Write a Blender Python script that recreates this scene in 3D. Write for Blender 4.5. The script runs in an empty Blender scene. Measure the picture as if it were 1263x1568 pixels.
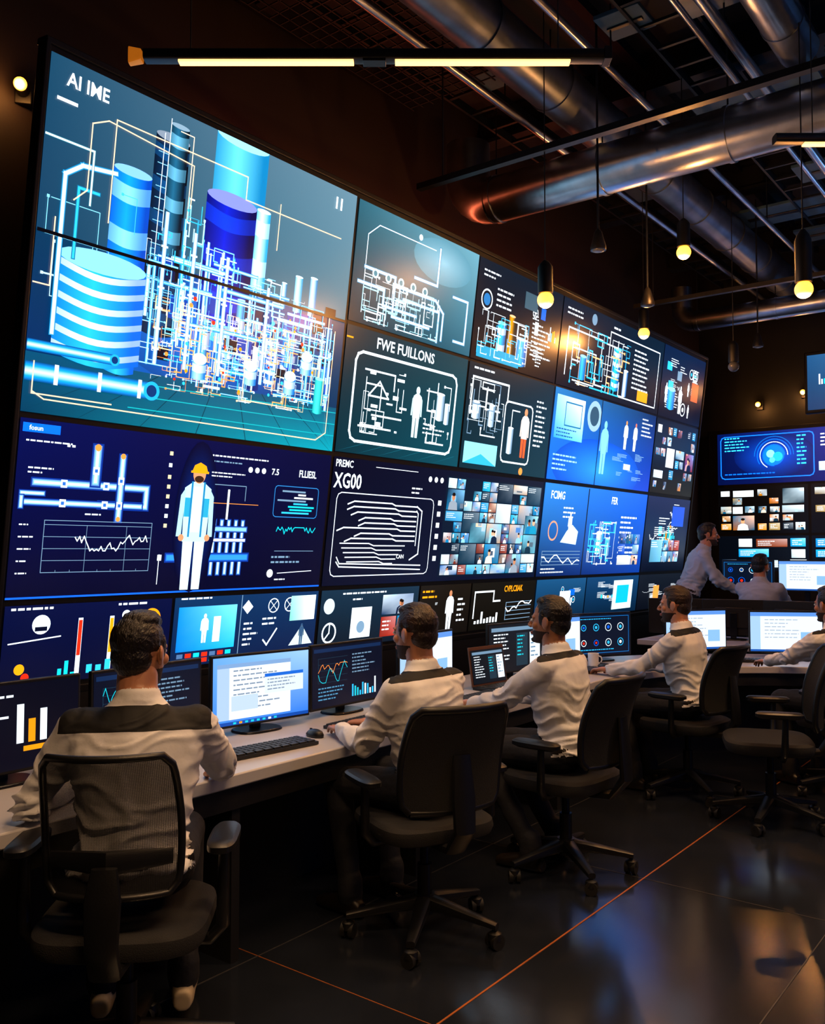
import bpy, math, random
from mathutils import Vector, Matrix, noise
from mathutils.bvhtree import BVHTree
V=Vector
sc=bpy.context.scene
COL=sc.collection
def H(h):
    h=h.lstrip('#'); o=[]
    for i in (0,2,4):
        c=int(h[i:i+2],16)/255
        o.append(c/12.92 if c<=.04045 else ((c+.055)/1.055)**2.4)
    return tuple(o)
def mixc(a,b,t): return tuple(a[i]*(1-t)+b[i]*t for i in range(3))
# ---------------------------------------------------------------- materials
def mat(name,col,rough=.5,metal=0,emis=None,es=0,nscale=0,namt=.15,bump=0,bscale=40,stretch=(1,1,1),spec=.5,coat=0,sheen=0,sss=0):
    m=bpy.data.materials.new(name); m.use_nodes=True
    nt=m.node_tree; b=nt.nodes['Principled BSDF']
    c=H(col) if isinstance(col,str) else col
    b.inputs['Base Color'].default_value=(*c,1)
    b.inputs['Roughness'].default_value=rough
    b.inputs['Metallic'].default_value=metal
    b.inputs['Specular IOR Level'].default_value=spec
    b.inputs['Coat Weight'].default_value=coat
    b.inputs['Sheen Weight'].default_value=sheen
    if sss:
        b.inputs['Subsurface Weight'].default_value=sss; b.inputs['Subsurface Radius'].default_value=(1,.35,.2); b.inputs['Subsurface Scale'].default_value=.008
    if emis is not None:
        e=H(emis) if isinstance(emis,str) else emis
        b.inputs['Emission Color'].default_value=(*e,1); b.inputs['Emission Strength'].default_value=es
    tc=nt.nodes.new('ShaderNodeTexCoord'); mp=nt.nodes.new('ShaderNodeMapping')
    mp.inputs['Scale'].default_value=stretch
    nt.links.new(tc.outputs['Object'],mp.inputs['Vector'])
    if nscale:
        n=nt.nodes.new('ShaderNodeTexNoise'); n.inputs['Scale'].default_value=nscale; n.inputs['Detail'].default_value=4
        nt.links.new(mp.outputs[0],n.inputs['Vector'])
        r=nt.nodes.new('ShaderNodeValToRGB'); r.name='ramp'
        r.color_ramp.elements[0].position=.3; r.color_ramp.elements[1].position=.7
        r.color_ramp.elements[0].color=(*[x*(1-namt) for x in c],1)
        r.color_ramp.elements[1].color=(*[min(1,x*(1+namt)) for x in c],1)
        nt.links.new(n.outputs['Fac'],r.inputs[0]); nt.links.new(r.outputs[0],b.inputs['Base Color'])
    if bump:
        n=nt.nodes.new('ShaderNodeTexNoise'); n.inputs['Scale'].default_value=bscale; n.inputs['Detail'].default_value=3
        nt.links.new(mp.outputs[0],n.inputs['Vector'])
        bp=nt.nodes.new('ShaderNodeBump'); bp.inputs['Strength'].default_value=bump; bp.inputs['Distance'].default_value=.01
        nt.links.new(n.outputs['Fac'],bp.inputs['Height']); nt.links.new(bp.outputs[0],b.inputs['Normal'])
    return m
def yoked(m,navy):
    nt=m.node_tree; b=nt.nodes['Principled BSDF']; a=nt.nodes.new('ShaderNodeAttribute'); a.attribute_name='yoke'
    g=nt.nodes.new('ShaderNodeMath'); g.operation='GREATER_THAN'; g.inputs[1].default_value=0
    mx=nt.nodes.new('ShaderNodeMix'); mx.data_type='RGBA'
    nt.links.new(a.outputs['Fac'],g.inputs[0]); nt.links.new(g.outputs[0],mx.inputs[0]); nt.links.new(nt.nodes['ramp'].outputs[0],mx.inputs[6]); mx.inputs[7].default_value=(*H(navy),1)
    nt.links.new(mx.outputs[2],b.inputs['Base Color']); return m
def screen_mat(name,strength,rough=.28):
    m=mat(name,(.003,.003,.004),rough,spec=.35); nt=m.node_tree; b=nt.nodes['Principled BSDF']
    a=nt.nodes.new('ShaderNodeAttribute'); a.attribute_name='Col'
    # panel gamma curve: deepens mid tones the way an LED wall does
    g=nt.nodes.new('ShaderNodeGamma'); g.inputs['Gamma'].default_value=1.22; nt.links.new(a.outputs['Color'],g.inputs['Color'])
    nt.links.new(g.outputs['Color'],b.inputs['Emission Color']); b.inputs['Emission Strength'].default_value=strength
    return m
M=dict(
 floor=mat('polished_concrete','#181c25',.17,nscale=1.3,namt=.35,bump=.05,bscale=5,spec=1.0),
 lit_joint=mat('orange_lit_joint','#a85c26',.5,.3,nscale=20), joint=mat('floor_joint','#3c3a3a',.5,.2,nscale=20),  # orange material: floor joints with warm light painted into their colour
 wall=mat('dark_wall_paint','#0b0d13',.65,nscale=3,bump=.1,bscale=60),
 wallw=mat('dark_brown_wall','#1c0d0b',.7,nscale=2,bump=.1,bscale=60),
 ceil=mat('ceiling_deck','#0d131c',.7,nscale=1.2,namt=.4),
 steel=mat('painted_beam','#171c26',.5,.3,nscale=4),
 duct=mat('galvanised_duct','#b3bac8',.28,1,nscale=6,namt=.2,bump=.08,bscale=30),
 ductd=mat('dark_duct','#76808f',.36,.9,nscale=5,namt=.3),
 panel=mat('acoustic_panel','#3f607c',.6,nscale=8),
 case=mat('black_casing','#040507',.5,.1,nscale=10),
 black=mat('black_plastic','#08090d',.42,nscale=20,bump=.05,bscale=200),
 fabric=mat('black_fabric','#08090e',.85,nscale=60,bump=.3,bscale=300),
 chrome=mat('dark_metal','#2b2d32',.3,.9,nscale=10),
 desk=mat('desk_laminate','#bcbcc4',.3,nscale=3,namt=.04),
 deskb=mat('desk_black_panel','#050508',.6,nscale=5),
 shirt=yoked(mat('white_shirt','#dcdde4',.75,nscale=5,namt=.05,bump=.2,bscale=30),'#04060c'),
 shirtg=mat('grey_shirt','#a4adbe',.75,nscale=5,namt=.05,bump=.25,bscale=26),
 trous=mat('navy_trousers','#090d19',.8,nscale=20,bump=.3,bscale=40),
 skin=mat('skin','#b57e62',.45,nscale=14,namt=.1,bump=.05,bscale=120,sss=.15),
 skin2=mat('skin_tan','#9c6a4c',.45,nscale=14,namt=.1,bump=.05,bscale=120,sss=.15),
 beard=mat('beard','#2c1a13',.8,nscale=160,namt=.5,bump=.4,bscale=350),
 hair=mat('dark_hair','#0f0907',.42,nscale=60,namt=.5,bump=.7,bscale=220,stretch=(1,.22,.35)),
 hair2=mat('brown_hair','#24150d',.42,nscale=60,namt=.5,bump=.7,bscale=220,stretch=(1,.22,.35)),
 eye=mat('eye_white','#d8d4d0',.2,nscale=5,namt=.02), iris=mat('iris','#2a1a10',.2,nscale=5), lip=mat('lips','#8d5348',.5,nscale=20),
 shoe=mat('leather_shoe','#17120f',.35,nscale=20), sneaker=mat('sneaker','#b9a98c',.5,nscale=20),
 key=mat('key_caps','#1b1c20',.5,nscale=30), paper=mat('paper','#d9dbe0',.8,nscale=10,namt=.03),
 led=mat('led_strip','#ffffff',.4,emis='#ffb866',es=3.2,nscale=5,namt=.02), bulb=mat('filament_bulb','#ffffff',.3,emis='#ff9c24',es=6,nscale=5,namt=.02),
 glassd=mat('diffuser_off','#4a4c50',.3,nscale=5), cord=mat('cord','#0a0a0a',.6,nscale=10),
 alu=mat('brushed_aluminium','#3b3a3c',.4,.8,nscale=10,stretch=(1,20,1)),
 amber=mat('amber_bracket','#c98022',.4,.6,nscale=10,emis='#ff8a1e',es=.35),
 wood=mat('brown_leather','#5b3a2a',.6,nscale=15), rubber=mat('caster_rubber','#050505',.6,nscale=10),
)
m=mat('chair_mesh_weave','#0d0e12',.7); nt=m.node_tree
tr=nt.nodes.new('ShaderNodeBsdfTransparent'); mx=nt.nodes.new('ShaderNodeMixShader'); ck=nt.nodes.new('ShaderNodeTexWave'); ck2=nt.nodes.new('ShaderNodeTexWave')
tc=nt.nodes.new('ShaderNodeTexCoord')
ck.inputs['Scale'].default_value=70; ck2.inputs['Scale'].default_value=70; ck2.bands_direction='Z'
nt.links.new(tc.outputs['Object'],ck.inputs['Vector']); nt.links.new(tc.outputs['Object'],ck2.inputs['Vector'])
mm=nt.nodes.new('ShaderNodeMath'); mm.operation='MAXIMUM'; nt.links.new(ck.outputs['Fac'],mm.inputs[0]); nt.links.new(ck2.outputs['Fac'],mm.inputs[1])
mr=nt.nodes.new('ShaderNodeMapRange'); mr.inputs['From Min'].default_value=.2; mr.inputs['From Max'].default_value=.9
mr.inputs['To Min'].default_value=.2; mr.inputs['To Max'].default_value=.8
nt.links.new(mm.outputs[0],mr.inputs['Value']); nt.links.new(mr.outputs[0],mx.inputs[0])
nt.links.new(tr.outputs[0],mx.inputs[1]); nt.links.new(nt.nodes['Principled BSDF'].outputs[0],mx.inputs[2])
nt.links.new(mx.outputs[0],nt.nodes['Material Output'].inputs['Surface']); M['mesh']=m
M['screen']=screen_mat('led_wall_pixels',1.85,.3); M['screenb']=screen_mat('back_wall_pixels',3.0,.3); M['mon']=screen_mat('monitor_pixels',1.3,.3)
# ---------------------------------------------------------------- mesh builder
class MB:
    def __init__(s): s.v=[];s.f=[];s.m=[];s.mats=[]
    def mi(s,k):
        mt=M[k] if isinstance(k,str) else k
        if mt not in s.mats: s.mats.append(mt)
        return s.mats.index(mt)
    def add(s,vs,fs,k):
        o=len(s.v); s.v+= [tuple(v) for v in vs]; i=s.mi(k)
        for f in fs: s.f.append([o+a for a in f]); s.m.append(i)
    def box(s,c,sz,k,R=None):
        vs=[]
        for x in(-1,1):
            for y in(-1,1):
                for z in(-1,1):
                    p=V((x*sz[0]/2,y*sz[1]/2,z*sz[2]/2))
                    if R is not None: p=R@p
                    vs.append(p+V(c))
        s.add(vs,[(0,1,3,2),(4,6,7,5),(0,4,5,1),(2,3,7,6),(0,2,6,4),(1,5,7,3)],k)
    def loft(s,secs,k,n=16,e=2.0):
        vs=[];fs=[]
        for c,ax,ay in secs:
            c=V(c);ax=V(ax);ay=V(ay)
            for i in range(n):
                a=2*math.pi*i/n; ca,sa=math.cos(a),math.sin(a)
                if e!=2: ca=math.copysign(abs(ca)**(2/e),ca); sa=math.copysign(abs(sa)**(2/e),sa)
                vs.append(c+ax*ca+ay*sa)
        for j in range(len(secs)-1):
            for i in range(n):
                a=j*n+i;b=j*n+(i+1)%n
                fs.append((a,b,b+n,a+n))
        fs.append(tuple(range(n))[::-1]); L=(len(secs)-1)*n; fs.append(tuple(L+i for i in range(n)))
        s.add(vs,fs,k)
    def fr(s,d):
        d=V(d).normalized(); u=V((0,0,1)) if abs(d.z)<.9 else V((0,1,0))
        a=u.cross(d).normalized(); return a,d.cross(a)
    def cyl(s,p0,p1,r,k,r1=None,n=20):
        a,b=s.fr(V(p1)-V(p0)); r1=r if r1 is None else r1
        s.loft([(p0,a*r,b*r),(p1,a*r1,b*r1)],k,n)
    def cap(s,p0,p1,r0,r1,k,n=16):
        p0=V(p0);p1=V(p1);d=(p1-p0).normalized();a,b=s.fr(d);S=[]
        for t in (-80,-55,-30,0): q=math.radians(t); S.append((p0+d*r0*math.sin(q),a*r0*math.cos(q),b*r0*math.cos(q)))
        for t in (0,30,55,80): q=math.radians(t); S.append((p1+d*r1*math.sin(q),a*r1*math.cos(q),b*r1*math.cos(q)))
        s.loft(S,k,n)
    def tube(s,pts,r,k,n=10,rs=None):
        pts=[V(p) for p in pts]; S=[]; pa=None
        for i,p in enumerate(pts):
            d=(pts[min(i+1,len(pts)-1)]-pts[max(i-1,0)]).normalized()
            if pa is None: a,b=s.fr(d)
            else: a=(pa-d*pa.dot(d)).normalized(); b=d.cross(a)
            pa=a; rr=rs[i] if rs else r; S.append((p,a*rr,b*rr))
        s.loft(S,k,n)
    def ell(s,c,r,k,R=None,n=18,m_=10):
        c=V(c);S=[]
        for j in range(m_+1):
            q=math.radians(-88+176*j/m_); z=V((0,0,r[2]*math.sin(q))); ax=V((r[0]*math.cos(q),0,0)); ay=V((0,r[1]*math.cos(q),0))
            if R is not None: z,ax,ay=R@z,R@ax,R@ay
            S.append((c+z,ax,ay))
        s.loft(S,k,n)
    def mesh(s,name):
        me=bpy.data.meshes.new(name); me.from_pydata(s.v,[],s.f)
        for mt in s.mats: me.materials.append(mt)
        me.polygons.foreach_set('material_index',s.m); me.update()
        return me
    def obj(s,name,parent=None,smooth=True,bevel=0,ang=35):
        me=s.mesh(name)
        if smooth:
            me.polygons.foreach_set('use_smooth',[True]*len(me.polygons)); me.set_sharp_from_angle(angle=math.radians(ang))
        return link(me,name,parent,bevel)
def link(me,name,parent=None,bevel=0):
    o=bpy.data.objects.new(name,me); COL.objects.link(o)
    if parent: o.parent=parent
    if bevel:
        b=o.modifiers.new('bevel','BEVEL'); b.width=bevel; b.segments=2; b.limit_method='ANGLE'; b.angle_limit=math.radians(40)
    return o
def empty(name,loc=(0,0,0),yaw=0):
    e=bpy.data.objects.new(name,None); COL.objects.link(e); e.location=loc; e.rotation_euler=(0,0,math.radians(yaw)); e.empty_display_size=.1
    return e
def remesh(mb,name,vox,it=2,disp=None,over=None,attr=None):
    me=mb.mesh(name+'_t'); o=bpy.data.objects.new('tmp',me); COL.objects.link(o)
    r=o.modifiers.new('r','REMESH'); r.mode='VOXEL'; r.voxel_size=vox; r.adaptivity=0
    if it: q=o.modifiers.new('s','SMOOTH'); q.factor=.5; q.iterations=it
    dg=bpy.context.evaluated_depsgraph_get(); nm=bpy.data.meshes.new_from_object(o.evaluated_get(dg)); nm.name=name
    bpy.data.objects.remove(o)
    bv=BVHTree.FromPolygons([V(v) for v in mb.v],mb.f)
    nm.materials.clear()
    mats=list(mb.mats)
    for mt in mats: nm.materials.append(mt)
    idx=[]
    for p in nm.polygons:
        c=p.center; h=bv.find_nearest(c); k=mb.m[h[2]] if h[2] is not None else 0
        if over:
            kk=over(c,mats[k]) 
            if kk is not None:
                if kk not in mats: mats.append(kk); nm.materials.append(kk)
                k=mats.index(kk)
        idx.append(k)
    if attr:
        a=nm.attributes.new('yoke','FLOAT','POINT'); a.data.foreach_set('value',[attr(v.co) for v in nm.vertices])
    if disp:
        hm={}
        for p,k in zip(nm.polygons,idx):
            for vi in p.vertices: hm[vi]=mats[k]
        nr=[v.normal.copy() for v in nm.vertices]
        for v in nm.vertices: v.co=v.co+nr[v.index]*disp(v.co,hm.get(v.index))
    nm.polygons.foreach_set('material_index',idx); nm.polygons.foreach_set('use_smooth',[True]*len(idx)); nm.update()
    return nm
# ---------------------------------------------------------------- screen drawing
TXT={}
def text_geo(s):
    if s in TXT: return TXT[s]
    cu=bpy.data.curves.new('t','FONT'); cu.body=s; cu.offset=.018; cu.resolution_u=2
    o=bpy.data.objects.new('t',cu); COL.objects.link(o)
    dg=bpy.context.evaluated_depsgraph_get(); me=bpy.data.meshes.new_from_object(o.evaluated_get(dg))
    g=([(v.co.x,v.co.y) for v in me.vertices],[tuple(p.vertices) for p in me.polygons])
    bpy.data.objects.remove(o); TXT[s]=g; return g
class Canvas:
    def __init__(s): s.v=[];s.f=[];s.c=[];s.z=.0005;s.clip=None
    def poly(s,pts,col,dz=1e-5):
        s.z+=dz
        if s.clip:
            x0,y0,x1,y1=s.clip; pts=[(min(max(x,x0),x1),min(max(y,y0),y1)) for x,y in pts]
            if max(p[0] for p in pts)-min(p[0] for p in pts)<1e-5 or max(p[1] for p in pts)-min(p[1] for p in pts)<1e-5: return
        o=len(s.v)
        s.v+=[(x,y,s.z) for x,y in pts]
        s.c+= col if isinstance(col,list) else [col]*len(pts)
        s.f.append(tuple(range(o,o+len(pts))))
    def rect(s,x0,y0,x1,y1,col): s.poly([(x0,y0),(x1,y0),(x1,y1),(x0,y1)],col)
    def grad(s,x0,y0,x1,y1,bl,br,tr,tl,n=6):
        s.z+=1e-5
        for i in range(n):
            for j in range(n):
                q=[]
                for a,b in((i,j),(i+1,j),(i+1,j+1),(i,j+1)):
                    u,w=a/n,b/n; q.append(mixc(mixc(bl,br,u),mixc(tl,tr,u),w))
                s.poly([(x0+(x1-x0)*i/n,y0+(y1-y0)*j/n),(x0+(x1-x0)*(i+1)/n,y0+(y1-y0)*j/n),(x0+(x1-x0)*(i+1)/n,y0+(y1-y0)*(j+1)/n),(x0+(x1-x0)*i/n,y0+(y1-y0)*(j+1)/n)],q,0)
    def line(s,pts,w,col):
        s.z+=1e-5
        for (x0,y0),(x1,y1) in zip(pts,pts[1:]):
            L=math.hypot(x1-x0,y1-y0)
            if L<1e-6: continue
            dx,dy=(x1-x0)/L*w/2,(y1-y0)/L*w/2
            s.poly([(x0-dx+dy,y0-dy-dx),(x1+dx+dy,y1+dy-dx),(x1+dx-dy,y1+dy+dx),(x0-dx-dy,y0-dy+dx)],col,1e-6)
    def glow(s,pts,w,col,gc): s.line(pts,w*2.0,gc); s.line(pts,w*1.4,mixc(gc,col,.45)); s.line(pts,w,col)
    def disc(s,x,y,r,col,ry=None,n=20):
        ry=ry or r; s.poly([(x+r*math.cos(2*math.pi*i/n),y+ry*math.sin(2*math.pi*i/n)) for i in range(n)],col)
    def halo(s,x,y,rx,ry,c0,c1,n=24):
        s.z+=1e-5; k=4
        for j in range(k):
            a,b=j/k,(j+1)/k; ca,cb=mixc(c0,c1,a**.8),mixc(c0,c1,b**.8)
            for i in range(n):
                t0,t1=2*math.pi*i/n,2*math.pi*(i+1)/n
                s.poly([(x+rx*a*math.cos(t0),y+ry*a*math.sin(t0)),(x+rx*b*math.cos(t0),y+ry*b*math.sin(t0)),(x+rx*b*math.cos(t1),y+ry*b*math.sin(t1)),(x+rx*a*math.cos(t1),y+ry*a*math.sin(t1))],[ca,cb,cb,ca],0)
    def ring(s,x,y,r,w,col,a0=0,a1=360,n=24):
        s.line([(x+r*math.cos(math.radians(a0+(a1-a0)*i/n)),y+r*math.sin(math.radians(a0+(a1-a0)*i/n))) for i in range(n+1)],w,col)
    def frame(s,x0,y0,x1,y1,w,col,r=0):
        if r:
            p=[(x0+r,y0),(x1-r,y0),(x1-r*.3,y0+r*.3),(x1,y0+r),(x1,y1-r),(x1-r*.3,y1-r*.3),(x1-r,y1),(x0+r,y1),(x0+r*.3,y1-r*.3),(x0,y1-r),(x0,y0+r),(x0+r*.3,y0+r*.3),(x0+r,y0)]
        else: p=[(x0,y0),(x1,y0),(x1,y1),(x0,y1),(x0,y0)]
        s.line(p,w,col)
    def text(s,t,x,y,h,col,wf=1):
        vs,fs=text_geo(t); o=len(s.v); k=h/.72
        s.z+=2e-5
        s.v+=[(x+a*k*wf,y+b*k,s.z) for a,b in vs]; s.c+=[col]*len(vs); s.f+=[tuple(o+i for i in f) for f in fs]
    def mesh(s,name,mt,xf=None):
        me=bpy.data.meshes.new(name); me.from_pydata([xf(*p) if xf else p for p in s.v],[],s.f)
        a=me.color_attributes.new('Col','FLOAT_COLOR','POINT')
        fl=[]
        for c in s.c: fl+=[c[0],c[1],c[2],1]
        a.data.foreach_set('color',fl); me.materials.append(mt); me.update(); return me
W_=H('#eef8ff'); CY=H('#3cc4f8'); CYD=H('#0a6cb0'); OR=H('#ffa050'); YE=H('#f5a81a'); TE=H('#1cd0e0'); RD=H('#e8381c'); BL=H('#1070e8'); GR=H('#7f9cb4'); NV=H('#0a1030'); K0=(0,0,0)
def tl(c,x,y,w,n,lh,col,rg,th=.35):
    for i in range(n):
        xx=x; e=x+w*rg.uniform(.45,1)
        while xx<e:
            ww=rg.uniform(.25,.9)*lh*2; c.rect(xx,y-i*lh,min(xx+ww,e),y-i*lh+lh*th,col); xx+=ww+lh*.3
def pipes(c,x0,y0,x1,y1,n,w,cols,rg,st=None,steps=5,sky=None):
    st=st or w*4
    for _ in range(n):
        x=rg.uniform(x0,x1); yt=min(y1,sky(x)) if sky else y1; y=rg.uniform(y0,yt);p=[(x,y)];h=rg.random()<.5
        for k in range(rg.randint(2,steps)):
            L=st*rg.randint(1,4)*rg.choice((-1,1))
            if h: x=min(max(x+L,x0),x1)
            else: y=min(max(y+L,y0),yt)
            p.append((x,y)); h=not h
        cl=rg.choice(cols); ww=w*rg.choice((.5,.7,1,1.5))
        c.line(p,ww,cl)
        if rg.random()<.3: c.rect(x-w*1.3,y-w*1.3,x+w*1.3,y+w*1.3,cl)
def tank(c,x,y,w,h,edge,mid,stripes=0,sc_=None,top=None,n=10):
    f=lambda t,e=edge,m_=mid:mixc(e,m_,max(0,1-abs(t-.4)/.5))
    ar=lambda t:-math.sin(math.pi*t)*w*.09
    c.z+=1e-5
    for i in range(n):
        a,b=i/n,(i+1)/n
        c.poly([(x+w*a,y+ar(a)),(x+w*b,y+ar(b)),(x+w*b,y+h),(x+w*a,y+h)],[f(a),f(b),f(b),f(a)],0)
    sl=sc_ or W_
    c.z+=1e-5
    for k in range(stripes):
        yy=y+h*(k+.35)/stripes; hh=h/stripes*.4
        for i in range(n):
            a,b=i/n,(i+1)/n; g=lambda t:f(t,mixc(edge,sl,.35),sl)
            c.poly([(x+w*a,yy+ar(a)),(x+w*b,yy+ar(b)),(x+w*b,yy+hh+ar(b)),(x+w*a,yy+hh+ar(a))],[g(a),g(b),g(b),g(a)],0)
    c.disc(x+w/2,y+h,w/2,top or mixc(mid,W_,.3),ry=w*.11)
def hpipe(c,x0,x1,y,w,e,m_):
    c.z+=1e-5
    t2=[e,m_,mixc(m_,W_,.8),m_,e]
    for k in range(4): c.poly([(x0,y+w*(k/4-.5)),(x1,y+w*(k/4-.5)),(x1,y+w*((k+1)/4-.5)),(x0,y+w*((k+1)/4-.5))],[t2[k],t2[k],t2[k+1],t2[k+1]],0)
def vpipe(c,x,y0,y1,w,e,m_):
    c.z+=1e-5
    t2=[e,m_,mixc(m_,W_,.8),m_,e]
    for k in range(4): c.poly([(x+w*(k/4-.5),y0),(x+w*((k+1)/4-.5),y0),(x+w*((k+1)/4-.5),y1),(x+w*(k/4-.5),y1)],[t2[k],t2[k+1],t2[k+1],t2[k]],0)
def figure(c,x,y,h,col,head=None,pants=None,helmet=None):
    w=h*.26; pants=pants or col; head=head or col
    c.poly([(x-w*.36,y),(x-w*.06,y),(x-w*.02,y+h*.47),(x-w*.42,y+h*.47)],pants); c.poly([(x+w*.06,y),(x+w*.36,y),(x+w*.42,y+h*.47),(x+w*.02,y+h*.47)],pants)
    c.poly([(x-w*.44,y+h*.38),(x+w*.44,y+h*.38),(x+w*.5,y+h*.8),(x+w*.2,y+h*.85),(x-w*.2,y+h*.85),(x-w*.5,y+h*.8)],col)
    for s_ in(-1,1): c.poly([(x+s_*w*.46,y+h*.8),(x+s_*w*.62,y+h*.74),(x+s_*w*.68,y+h*.42),(x+s_*w*.5,y+h*.42)],mixc(col,K0,.15))
    c.disc(x,y+h*.915,h*.062,head,ry=h*.078)
    if helmet: c.poly([(x-h*.075,y+h*.93),(x+h*.08,y+h*.93),(x+h*.06,y+h*.98),(x,y+h*1.005),(x-h*.055,y+h*.98)],helmet); c.rect(x-h*.085,y+h*.92,x+h*.09,y+h*.937,helmet)
def chart(c,x0,y0,x1,y1,col,rg,n=24,w=.003,grid=None):
    if grid:
        for i in range(5): yy=y0+(y1-y0)*i/4; c.line([(x0,yy),(x1,yy)],w*.5,grid)
        c.line([(x0,y0),(x0,y1)],w*.7,grid)
    v=.5;p=[]
    for i in range(n+1): v=min(1,max(0,v+rg.uniform(-.3,.3))); p.append((x0+(x1-x0)*i/n,y0+(y1-y0)*v))
    c.line(p,w,col)
def bars(c,x0,y0,x1,y1,n,cols,rg):
    for i in range(n):
        x=x0+(x1-x0)*i/n; c.rect(x,y0,x+(x1-x0)/n*.6,y0+(y1-y0)*rg.uniform(.2,1),rg.choice(cols))
def thumb(c,a,b,e,f,rg,pal):
    old=c.clip; c.clip=(a,b,e,f); p=rg.choice(pal); q=rg.choice(pal); w=e-a;h=f-b
    c.grad(a,b,e,f,mixc(p,K0,.5),mixc(q,K0,.35),mixc(p,W_,.25),mixc(q,K0,.1),3)
    for _ in range(rg.randint(1,3)):
        x=a+w*rg.random();y=b+h*rg.random(); c.rect(x,y,x+w*rg.uniform(.1,.4),y+h*rg.uniform(.1,.5),mixc(rg.choice(pal),W_,rg.uniform(0,.5)))
    if rg.random()<.7:
        for _ in range(rg.choice((1,1,2))):
            cx=a+w*rg.uniform(.3,.7); sc2=rg.uniform(.7,1.2)
            cl=mixc(rg.choice(pal),rg.choice((W_,K0)),.35)
            c.poly([(cx-h*.34*sc2,b),(cx+h*.34*sc2,b),(cx+h*.28*sc2,b+h*.3*sc2),(cx+h*.1*sc2,b+h*.4*sc2),(cx-h*.1*sc2,b+h*.4*sc2),(cx-h*.28*sc2,b+h*.3*sc2)],cl)
            c.disc(cx,b+h*.55*sc2,h*.12*sc2,rg.choice((H('#c48b68'),H('#a06a4c'),H('#e0b090'))),ry=h*.16*sc2,n=12); c.disc(cx,b+h*.66*sc2,h*.12*sc2,H('#20140f'),ry=h*.08*sc2,n=10)
    c.clip=old
def mosaic(c,x0,y0,x1,y1,nx,ny,rg,pal,fill=.9,jit=0,people=True):
    dx=(x1-x0)/nx;dy=(y1-y0)/ny
    used=set()
    for i in range(nx):
        for j in range(ny):
            if (i,j) in used or rg.random()>fill: continue
            sx=sy=1
            if rg.random()<.22 and i<nx-1 and j<ny-1: sx=sy=2
            elif rg.random()<.15 and i<nx-1: sx=2
            for u_ in range(sx):
                for w_ in range(sy): used.add((i+u_,j+w_))
            a=x0+i*dx+dx*.04;b=y0+j*dy+dy*.05;e=x0+(i+sx)*dx-dx*.04;f=y0+(j+sy)*dy-dy*.05
            if jit: a+=rg.uniform(0,jit)*dx; b+=rg.uniform(0,jit)*dy; e-=rg.uniform(0,jit)*dx; f-=rg.uniform(0,jit)*dy
            if people and rg.random()<.75: thumb(c,a,b,e,f,rg,pal)
            else:
                p=rg.choice(pal); c.grad(a,b,e,f,mixc(p,K0,.4),p,mixc(p,W_,.2),mixc(p,K0,.15),2); tl(c,a+dx*.1,f-dy*.25,(e-a)*.7,3,dy*.18,W_,rg)
def clutter(c,x0,y0,x1,y1,rg,n=6,base=W_):
    for _ in range(n):
        w=(x1-x0)*rg.uniform(.12,.3);h=(y1-y0)*rg.uniform(.12,.28);x=rg.uniform(x0,x1-w);y=rg.uniform(y0,y1-h)
        k=rg.random()
        if k<.35: tl(c,x,y+h,w,rg.randint(3,6),h/6,base,rg)
        elif k<.5: c.ring(x+w/2,y+h/2,min(w,h)*.4,h*.07,base); c.disc(x+w/2,y+h/2,min(w,h)*.15,rg.choice((CY,YE,W_)))
        elif k<.65: chart(c,x,y,x+w,y+h,base,rg,10,h*.04)
        elif k<.8: bars(c,x,y,x+w,y+h,6,(W_,CY,YE,TE),rg)
        elif k<.92: c.rect(x,y,x+w*.6,y+h*.8,rg.choice((W_,CY,BL,GR)));
        else: figure(c,x+w/2,y,h*1.3,base)
# ---------------------------------------------------------------- room shell
PHI=math.radians(7.4)
PZ=.2
def room():
    mb=MB(); mb.box((1.35,4,-.05),(11.3,16.4,.1),'floor')
    for i in range(-3,10):
        x=-1.78+.84*i
        mb.box((x,4,.0008),(.007 if i==0 else .004,16,.0016),'lit_joint' if i==0 else 'joint')
    for j in range(-4,6):
        mb.box((1.35,2.44+1.68*j,.0008),(11.3,.003,.0014),'lit_joint' if j in(0,) else 'joint')
    mb.obj('floor',smooth=False)
    mb=MB(); mb.box((-4.4,4,2.7),(.2,16.4,5.4),'wallw'); mb.obj('wall_left',smooth=False)
    mb=MB(); mb.box((1.35,12.1,2.7),(11.3,.2,5.4),'wall'); mb.obj('wall_back',smooth=False)
    mb=MB(); mb.box((7.0,4,2.7),(.2,16.4,5.4),'wall'); mb.obj('wall_right',smooth=False)
    mb=MB(); mb.box((1.35,-4.1,2.7),(11.3,.2,5.4),'wall'); mb.obj('wall_front',smooth=False)
    mb=MB(); mb.box((1.35,4,5.45),(11.3,16.4,.1),'ceil')
    for y in (-2,0,2,4,6.6,9,11):
        mb.box((1.35,y,5.38),(11.3,.16,.03),'steel'); mb.box((1.35,y,5.25),(11.3,.03,.26),'steel'); mb.box((1.35,y,5.13),(11.3,.16,.03),'steel')
    for x in [-4+.6*i for i in range(18)]: mb.box((x,4,5.36),(.08,16,.08),'steel')
    mb.obj('ceiling',smooth=False)
    mb=MB(); mb.box((-1.9,10.35,PZ/2),(3.6,3.0,PZ),'deskb'); mb.box((-1.9,8.86,PZ-.01),(3.6,.03,.03),'alu'); mb.obj('raised_platform',smooth=False,bevel=.01)
room()
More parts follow.
